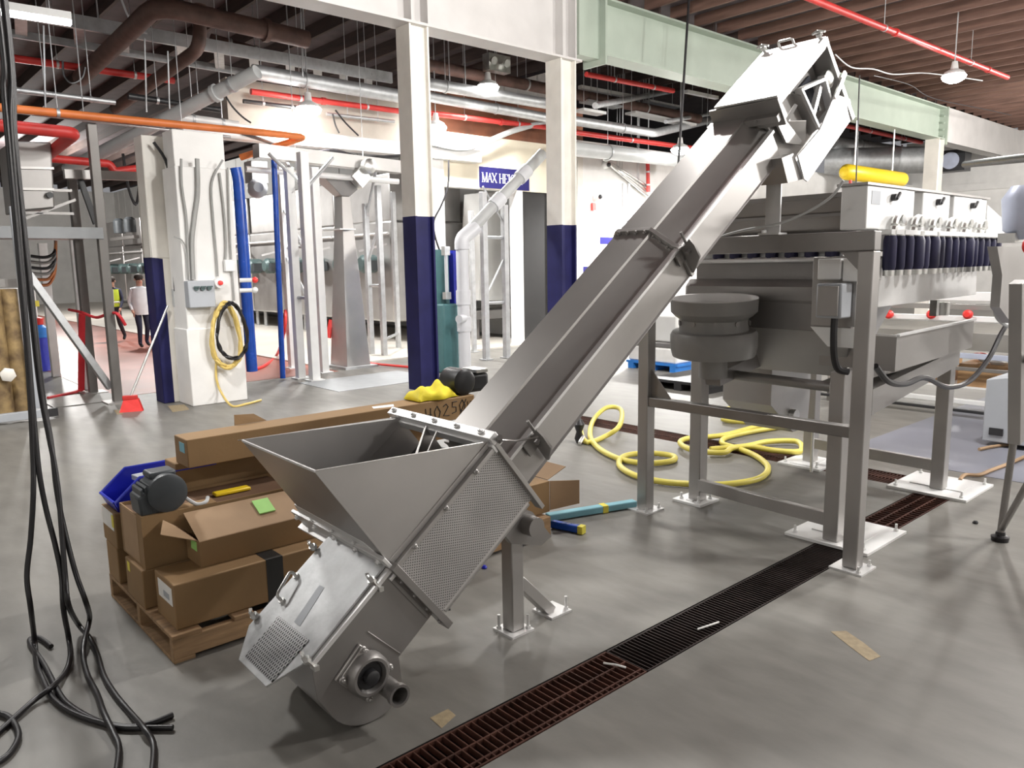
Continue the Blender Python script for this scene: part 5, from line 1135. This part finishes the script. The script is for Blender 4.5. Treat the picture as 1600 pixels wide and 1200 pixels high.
# tapered stainless leg
tp = thing('tapered_leg', 'tall tapered stainless support leg standing on the pale floor', 'support leg', (7.25, 12.6, 0))
ax_, ay_ = 7.25, 12.7
def sq(w, d, z): return [(ax_-w/2, ay_-d/2, z), (ax_+w/2, ay_-d/2, z), (ax_+w/2, ay_+d/2, z), (ax_-w/2, ay_+d/2, z)]
zt_ = aty(530, 276, ay_).z
mb = MB(); mb.add(sq(.50, .62, .0)+sq(.17, .24, zt_-.35), [(3, 2, 1, 0), (4, 5, 6, 7), (0, 1, 5, 4), (1, 2, 6, 5), (2, 3, 7, 6), (3, 0, 4, 7)]); mb.build('shaft', 'steel', tp, bevel=.01)
mb = MB(); mb.add(sq(.17, .24, zt_-.35)+sq(1.0, .40, zt_), [(3, 2, 1, 0), (4, 5, 6, 7), (0, 1, 5, 4), (1, 2, 6, 5), (2, 3, 7, 6), (3, 0, 4, 7)]); mb.build('head', 'steel_dark', tp, bevel=.01)
mb = MB(); mb.box((ax_-.27, ay_-.33, zt_-.95), (ax_+.05, ay_+.33, zt_-.93)); mb.build('seam_band', 'steel_bright', tp)
MB().box((ax_-.34, ay_-.42, 0), (ax_+.34, ay_+.42, .04)).build('base_plate', 'galvanised', tp)
# box beam on the post heads
MB_ = MB().bar(aty(400, 236, 12.5), aty(626, 262, 12.5), .25, .22); solo(MB_, 'box_beam', 'steel_far', 'grey box beam resting on the white steel posts', 'beam')
hh = thing('pump_head', 'diamond-shaped bright fitting high between the posts', 'pump', aty(566, 268, 12.3)); c = aty(566, 275, 12.3)
MB().obox(c+Vector((-.2, 0, -.02)), Vector((.2, .0, -.2)), Vector((.2, 0, .2)), Vector((0, .18, 0))).build('body', 'zinc', hh, bevel=.01); MB().lathe([(.13, 0), (.13, .12), (.05, .16)], c+Vector((.1, 0, .17)), (0, -1, 0), 14).build('cap', 'zinc', hh)
gb_ = thing('gearbox', 'grey round gearbox hanging left among the posts', 'gearbox', aty(400, 295, 13)); c = aty(400, 296, 13.0)
MB().lathe([(.13, 0), (.16, .1), (.16, .3), (.08, .4)], c, (-.3, -.95, 0), 18).build('housing', 'control_grey', gb_); MB().box(c+Vector((-.14, -.2, .1)), c+Vector((.14, .1, .45))).build('mount', 'galvanised', gb_)
# second group of posts
V1 = upright(581, 555, 566, 318, .10, 'grey post left of the nearest navy column, in the left pair', 'galvanised')
V2 = upright(601, 557, 588, 290, .10, 'grey post left of the nearest navy column, in the right of the pair', 'galvanised')
V3 = upright(623, 545, 612, 300, .09, 'thin grey post right behind the nearest navy column', 'galvanised')
for za, zb in ((3.8, 2.8), (2.7, 1.9)): brace(V1[0], (V1[1].x, V1[1].y, zb), (V2[1].x, V2[1].y, za))
brace(V1[0], (V1[1].x, V1[1].y, 1.45), (V2[1].x, V2[1].y, 1.45)); brace(V2[0], (V2[1].x, V2[1].y, .35), (V3[1].x, V3[1].y, .35))
ml = thing('red_tag_line', 'thin red air line lying on the pale floor by the tapered leg', 'air line', atz(560, 565)); MB().tube(smooth_path([atz(575, 567, .04), atz(600, 570, .04), atz(645, 574, .03)], 5), .025, 6).build('line', 'red_plastic', ml)
solo(MB().tube(smooth_path([aty(446, 485, 13.3), aty(444, 520, 13.3), atz(432, 555, .04), atz(412, 572, .03), atz(392, 578, .03)], 6), .03, 7), 'air_line', 'red_plastic', 'red hose curving down to the red floor beside the blue pipe', 'hose')
solo(MB().tube(smooth_path([aty(518, 500, 13.0), aty(515, 515, 13.0), aty(513, 528, 13.0)], 4), .05, 7), 'air_line', 'red_plastic', 'short red hose hanging at the tapered leg', 'hose')
# teal gas column and white drain stack
tk = thing('teal_tank', 'slim teal tank with glass level gauge beside the navy column', 'tank', atz(698, 582)); q = Vector((aty(697, 560, 10.75).x, 10.75, 0)); zt2 = aty(698, 474, 10.75).z
MB().box((q.x-.18, q.y-.2, 0), (q.x+.14, q.y+.2, zt2)).build('body', 'teal_paint', tk, bevel=.03)
MB().box((q.x+.14, q.y-.1, .02), (q.x+.26, q.y+.25, zt2+.9)).build('blue_back', 'blue_plastic', tk)
zg = aty(698, 390, 10.75).z; MB().box((q.x-.16, q.y-.02, zt2), (q.x+.1, q.y+.1, zg)).build('upper_panel', 'teal_paint', tk)
MB().cyl((q.x-.06, q.y-.16, zt2+.15), (q.x-.06, q.y-.16, zg), .03, 10).build('level_glass', 'pvc', tk); MB().box((q.x-.11, q.y-.2, zt2+.08), (q.x+.0, q.y-.1, zt2+.2)).build('lower_valve', 'zinc', tk); MB().box((q.x-.11, q.y-.2, zg-.1), (q.x+.0, q.y-.1, zg+.05)).build('upper_valve', 'zinc', tk)
ds = thing('drain_stack', 'white plastic drain stack rising and angling up behind the second navy column', 'pipe', atz(727, 584)); b0 = atz(727, 584)
yb = b0.y; p1 = aty(721, 385, yb); p1 = Vector((b0.x, yb, p1.z)); p2 = aty(848, 240, yb-.1)
MB().tube([b0, p1], .105, 18).build('riser', 'pvc', ds); MB().tube(elbow_path([p1-Vector((0, 0, .05)), p1+Vector((0, 0, .12)), p1.lerp(p2, .16)+Vector((0, 0, .06))], .2, 6), .125, 18).build('elbow', 'pvc', ds)
e0 = p1+Vector((0, 0, .12)); MB().tube([e0, p2], .10, 18).build('branch', 'pvc_grey', ds)
for q_ in (.42, .75): c = e0.lerp(p2, q_); d = (p2-e0).normalized(); MB().cyl(c-d*.12, c+d*.12, .125, 18).build('coupling', 'pvc', ds)
for z in (.85, 1.3): MB().cyl((b0.x, yb, z-.12), (b0.x, yb, z+.12), .122, 18).build('coupling', 'pvc', ds)
MB().cyl((b0.x-.02, yb-.05, .95), (b0.x-.2, yb-.12, .95), .07, 12).build('cleanout', 'pvc', ds)
W1 = upright(741, 550, 728, 330, .09, 'grey post right of the white drain stack, leftmost of three', 'galvanised'); W2 = upright(760, 562, 753, 300, .11, 'grey post in the opening, middle of the three right of the drain stack', 'galvanised'); W3 = upright(792, 559, 786, 320, .11, 'grey post at the dark doorway edge, rightmost of three', 'galvanised')
brace(W2[0], (W2[1].x, W2[1].y, 2.35), (W3[1].x, W3[1].y, 2.35)); brace(W2[0], (W2[1].x, W2[1].y, 1.1), (W3[1].x, W3[1].y, 1.1)); brace(W2[0], (W2[1].x, W2[1].y, 3.3), (W3[1].x, W3[1].y, 2.6), .02); brace(W2[0], (W2[1].x, W2[1].y, 1.2), (W3[1].x, W3[1].y, 2.0), .02)
hp_ = thing('white_hopper', 'pale tapered hopper inside the opening behind the grey posts', 'hopper', (11.2, 14.5, 0))
mb = MB(); q = [aty(757, 300, 14.6), aty(788, 300, 14.6), aty(797, 470, 14.6), aty(748, 470, 14.6)]; mb.prism(q, (0, .8, 0)); mb.build('shell', 'white_panel', hp_, bevel=.02)
z_ = aty(770, 485, 14.5).z; MB().box((q[3].x-.2, 14.5, z_-.2), (q[2].x+.3, 15.4, z_)).build('skirt', 'steel', hp_); 
for x in (q[3].x-.1, q[2].x+.1): MB().box((x, 14.6, 0), (x+.1, 14.7, z_)).build('leg', 'steel_dark', hp_)
# sign on the header
sg = thing('height_sign', 'navy sign reading MAX HEIGHT on the cream header', 'sign', aty(787, 279, YW-.02))
a = aty(749, 293, YW-.014); b = aty(826, 267, YW-.014)
MB().box((a.x, YW-.03, a.z), (b.x, YW-.014, b.z)).build('board', 'sign_navy', sg)
mb = MB(); H_ = (b.z-a.z)*.44; z0 = (a.z+b.z)/2-H_*.5; yy = YW-.034
S1, S2 = .025, .010
GL = {'M': (.80, [(.1, 0, .1, 1, S2), (.1, 1, .4, 0, S1), (.4, 0, .7, 1, S2), (.7, 1, .7, 0, S1)], [(.1, 0), (.7, 0), (.1, 1), (.7, 1)]), 'A': (.66, [(.05, 0, .33, 1, S2), (.33, 1, .6, 0, S1), (.15, .35, .5, .35, S2)], [(.05, 0), (.6, 0)]),
      'X': (.66, [(.05, 1, .6, 0, S1), (.6, 1, .05, 0, S2)], [(.05, 0), (.6, 0), (.05, 1), (.6, 1)]), 'H': (.72, [(.12, 0, .12, 1, S1), (.6, 0, .6, 1, S1), (.12, .5, .6, .5, S2)], [(.12, 0), (.6, 0), (.12, 1), (.6, 1)]),
      'E': (.62, [(.12, 0, .12, 1, S1), (.12, 0, .55, 0, S2), (.12, 1, .55, 1, S2), (.12, .5, .42, .5, S2), (.55, 0, .55, .25, S2), (.55, .78, .55, 1, S2)], [(.12, 0), (.12, 1)]), 'I': (.32, [(.15, 0, .15, 1, S1)], [(.15, 0), (.15, 1)]),
      'G': (.70, [(.1, .25, .1, .75, S1), (.1, .75, .3, 1, S2), (.3, 1, .58, .9, S2), (.1, .25, .3, 0, S2), (.3, 0, .58, .1, S2), (.58, .0, .58, .45, S1), (.4, .45, .66, .45, S2)], []), 'T': (.62, [(.3, 0, .3, 1, S1), (.05, 1, .56, 1, S2), (.05, 1, .05, .75, S2), (.56, 1, .56, .75, S2)], [(.3, 0)])}
x = a.x+.06; sc = (b.x-a.x)*.84/ (sum(GL[c][0] for c in 'MAXHEIGHT')+.35)
for c in 'MAX HEIGHT':
    if c == ' ': x += .35*sc; continue
    w_, strokes, serifs = GL[c]
    for x0, y0, x1, y1, th_ in strokes:
        mb.bar((x+x0*sc, yy, z0+y0*H_), (x+x1*sc, yy, z0+y1*H_), th_, .004, (0, -1, 0) if abs(y1-y0) > .01 or True else (0, 0, 1))
    for sx_, sy_ in serifs: mb.bar((x+(sx_-.11)*sc, yy, z0+sy_*H_), (x+(sx_+.11)*sc, yy, z0+sy_*H_), .011, .004, (0, -1, 0))
    x += w_*sc
mb.build('lettering', 'sign_text', sg, smooth=0)
# things on the white wall right of the second column
for i, (px, py, lab) in enumerate(((944, 258, 'upper black and white camera dome high on the white wall'), (931, 308, 'lower black and white sounder on the white wall'))):
    c = aty(px, py, YW); t = thing('wall_sounder', lab, 'sounder', c); MB().lathe([(.10, 0), (.09, .08), (.06, .12)], c, (0, -1, 0), 16).build('base', 'white_steel', t); MB().ball(c+Vector((.02, -.13, 0)), .06, 10).build('dome', 'black_plastic', t)
c = aty(926, 323, YW); t = thing('fire_call_point', 'small red fire call point on the white wall', 'alarm', c); MB().box(c+Vector((-.06, -.06, -.09)), c+Vector((.06, 0, .09))).build('case', 'red_plastic', t)
for k in range(3):
    pipe('wall_conduit', ['uppermost', 'middle', 'lowest'][k]+' of three silver conduits slanting across the white wall', 'zinc', [aty(942+k*6, 252+k*5-4, YW-.1), aty(1012, 292+k*7, YW-.1)], .04, 'conduit', 'slanting conduits on the white wall')
for k, px in enumerate((975, 983)):
    pipe('wall_conduit', ['left', 'right'][k]+' of two upright conduits on the white wall beside the conveyor', 'pvc', [aty(px, 286, YW-.05), aty(px-1, 400, YW-.05)], .03, 'conduit')
pipe('sprinkler_riser', 'red riser pipe at the top of the white wall behind the conveyor', 'red_paint', [aty(1012, 255, YW-.2), aty(1013, 300, YW-.2)], .05)

# ================================================================== PEOPLE IN THE AISLE
def person(name, label, base, face, H_, walk, cloth):
    """one continuous body grown from a jointed skeleton, then coloured by region"""
    k = H_/1.75; t = thing('person', label, 'person', base)
    f = Vector((cos(face), sin(face), 0)); s = Vector((sin(face), -cos(face), 0))
    def P(a, b, z): return base + f*a*k + s*b*k + Vector((0, 0, z*k))
    J = {}; E_ = []
    def add(n, p, r, par=None): J[n] = (len(J), p, r*k); E_.append((J[par][0], J[n][0])) if par else None
    add('pelvis', P(0, 0, .95), .13); add('waist', P(0, 0, 1.08), .125, 'pelvis'); add('chest', P(.01, 0, 1.30), .15, 'waist'); add('neck', P(.0, 0, 1.47), .06, 'chest'); add('chin', P(.02, 0, 1.55), .075, 'neck'); add('head', P(.025, 0, 1.65), .095, 'chin')
    for sd, nm in ((1, 'r'), (-1, 'l')):
        w_ = walk*sd
        add('hip'+nm, P(0, .10*sd, .90), .10, 'pelvis'); add('knee'+nm, P(.06+.14*w_, .10*sd, .50), .065, 'hip'+nm); add('ank'+nm, P(-.02+.26*w_ if w_ > 0 else -.05+.34*w_, .10*sd, .09+(.05 if w_ < 0 else 0)), .045, 'knee'+nm); add('toe'+nm, P(.14+.26*w_ if w_ > 0 else .08+.34*w_, .11*sd, .045), .04, 'ank'+nm)
        add('sh'+nm, P(0, .19*sd, 1.40), .065, 'chest'); add('el'+nm, P(-.03-.08*w_, .25*sd, 1.12), .045, 'sh'+nm); add('wr'+nm, P(.10-.10*w_, .24*sd, .93), .032, 'el'+nm); add('hand'+nm, P(.15-.10*w_, .23*sd, .84), .034, 'wr'+nm)
    me = bpy.data.meshes.new('body'); lst = sorted(J.values()); me.from_pydata([q[1]-base for q in lst], E_, [])
    o = bpy.data.objects.new('body_src', me); COL.objects.link(o)
    sk = o.modifiers.new('skin', 'SKIN'); o.modifiers.new('sub', 'SUBSURF').levels = 2
    for v, q in zip(me.skin_vertices[0].data, lst): v.radius = (q[2], q[2])
    me.skin_vertices[0].data[0].use_root = True
    dg = bpy.context.evaluated_depsgraph_get(); dg.update(); m2 = bpy.data.meshes.new_from_object(o.evaluated_get(dg)); m2.name = 'body'
    bpy.data.objects.remove(o)
    m2.materials.clear()
    for q in ('skin', cloth[0], cloth[1], 'black_plastic'): m2.materials.append(M[q])
    for p in m2.polygons:
        c = p.center; z = c.z/k; lat = abs(c.dot(s))/k
        p.material_index = 3 if z < .11 else 2 if (z < .98 and lat < .205) else 0 if z > 1.485 or (z < .93 and lat >= .18) else 1
        p.use_smooth = True
    b = bpy.data.objects.new('body', m2); COL.objects.link(b); b.parent = t
    hc = P(.02, 0, 1.68)
    MB().ball(hc+Vector((0, 0, .02*k))-f*.02*k, .105*k, 14, (1, 1, .85)).build('hair', 'hair_dark', t)
    for q in (-.032, .032): MB().ball(P(.105, q, 1.655), .012*k, 6).build('eye', 'ink', t)
    MB().ball(P(.12, 0, 1.62), .018*k, 6, (1, .8, 1.3)).build('nose', 'skin', t)
    MB().bar(P(.102, -.025, 1.575), P(.102, .025, 1.575), .008).build('mouth', 'red_strap', t)
    for q in (-.1, .1): MB().ball(P(.02, q, 1.64), .022*k, 6, (.7, .5, 1.3)).build('ear', 'skin', t)
    for sd, nm in ((1, 'r'), (-1, 'l')):
        h = J['hand'+nm][1]; mb = MB()
        for j in range(4): mb.tube([h+f*(.015*(j-1.5))*k, h+f*(.018*(j-1.5)+.01)*k+Vector((0, 0, -.05*k)), h+f*(.016*(j-1.5)+.025)*k+Vector((0, 0, (-.085+.008*abs(j-1.5))*k))], .009*k, 5)
        mb.tube([h+f*.03*k, h+f*.06*k+Vector((0, 0, -.035*k))], .010*k, 5); mb.build('fingers', 'skin', t)
    return t, P, f, s, k
pb1 = atz(183, 534, .005); 
t, P, f, s, k = person('person', 'person in a yellow safety vest and dark trousers walking along the red aisle', pb1, -2.2, 1.66, .8, ('cloth_navy', 'cloth_dark'))
mb = MB(); n = 14
def torso(mb, zlo, zhi, rx, ry, gap=None, off=0.):
    vs = []; fs = []; m = 6
    for i in range(m+1):
        z = zlo+(zhi-zlo)*i/m; q = 1+.12*sin(pi*i/m)+(.10 if i >= 3 else 0)
        for j in range(n): a_ = 2*pi*j/n; vs.append(P(rx*q*cos(a_)+off, ry*q*sin(a_), z))
    for i in range(m):
        for j in range(n): fs.append((i*n+j, i*n+(j+1) % n, (i+1)*n+(j+1) % n, (i+1)*n+j))
    mb.add(vs, fs)
torso(mb, .96, 1.43, .145, .175); vst = mb.build('safety_vest', 'vest_yellow', t, smooth=180)
mb = MB(); torso(mb, 1.06, 1.11, .162, .192); mb.build('reflective_band', 'reflect_tape', vst, smooth=180)
mb = MB()
for q in (-.085, .085): mb.bar(P(.20, q, 1.0), P(.165, q, 1.44), .045*k, .01)
mb.build('reflective_stripe', 'reflect_tape', vst)
mb = MB(); mb.bar(P(.195, 0, .99), P(.175, 0, 1.42), .10*k, .012); mb.build('open_front', 'cloth_navy', vst)
pb2 = atz(226, 543, .005)
t, P, f, s, k = person('person', 'person in a long white coat standing behind the broom handle', pb2, -1.5, 1.72, .15, ('coat_white', 'cloth_navy'))
mb = MB(); torso(mb, .80, 1.44, .15, .185); mb.build('white_coat', 'coat_white', t, smooth=180)
# camera ------------------------------------------------------------------
cd = bpy.data.cameras.new('camera'); cam = bpy.data.objects.new('camera', cd); COL.objects.link(cam)
cd.sensor_fit = 'HORIZONTAL'; cd.sensor_width = 36; cd.lens = 36*FPX/1600; cd.clip_end = 200; cd.clip_start = .05
cam.matrix_world = Matrix(((RGT.x, -DWN.x, -_f.x, 0), (RGT.y, -DWN.y, -_f.y, 0), (RGT.z, -DWN.z, -_f.z, CAM_H), (0, 0, 0, 1)))
SC.camera = cam
SC.view_settings.view_transform = 'Standard'; SC.view_settings.look = 'None'; SC.view_settings.gamma = 1; SC.view_settings.use_curve_mapping = False
SC.view_settings.exposure = 0.15
SC.cycles.max_bounces = 6; SC.cycles.use_denoising = True; SC.cycles.sample_clamp_indirect = 6
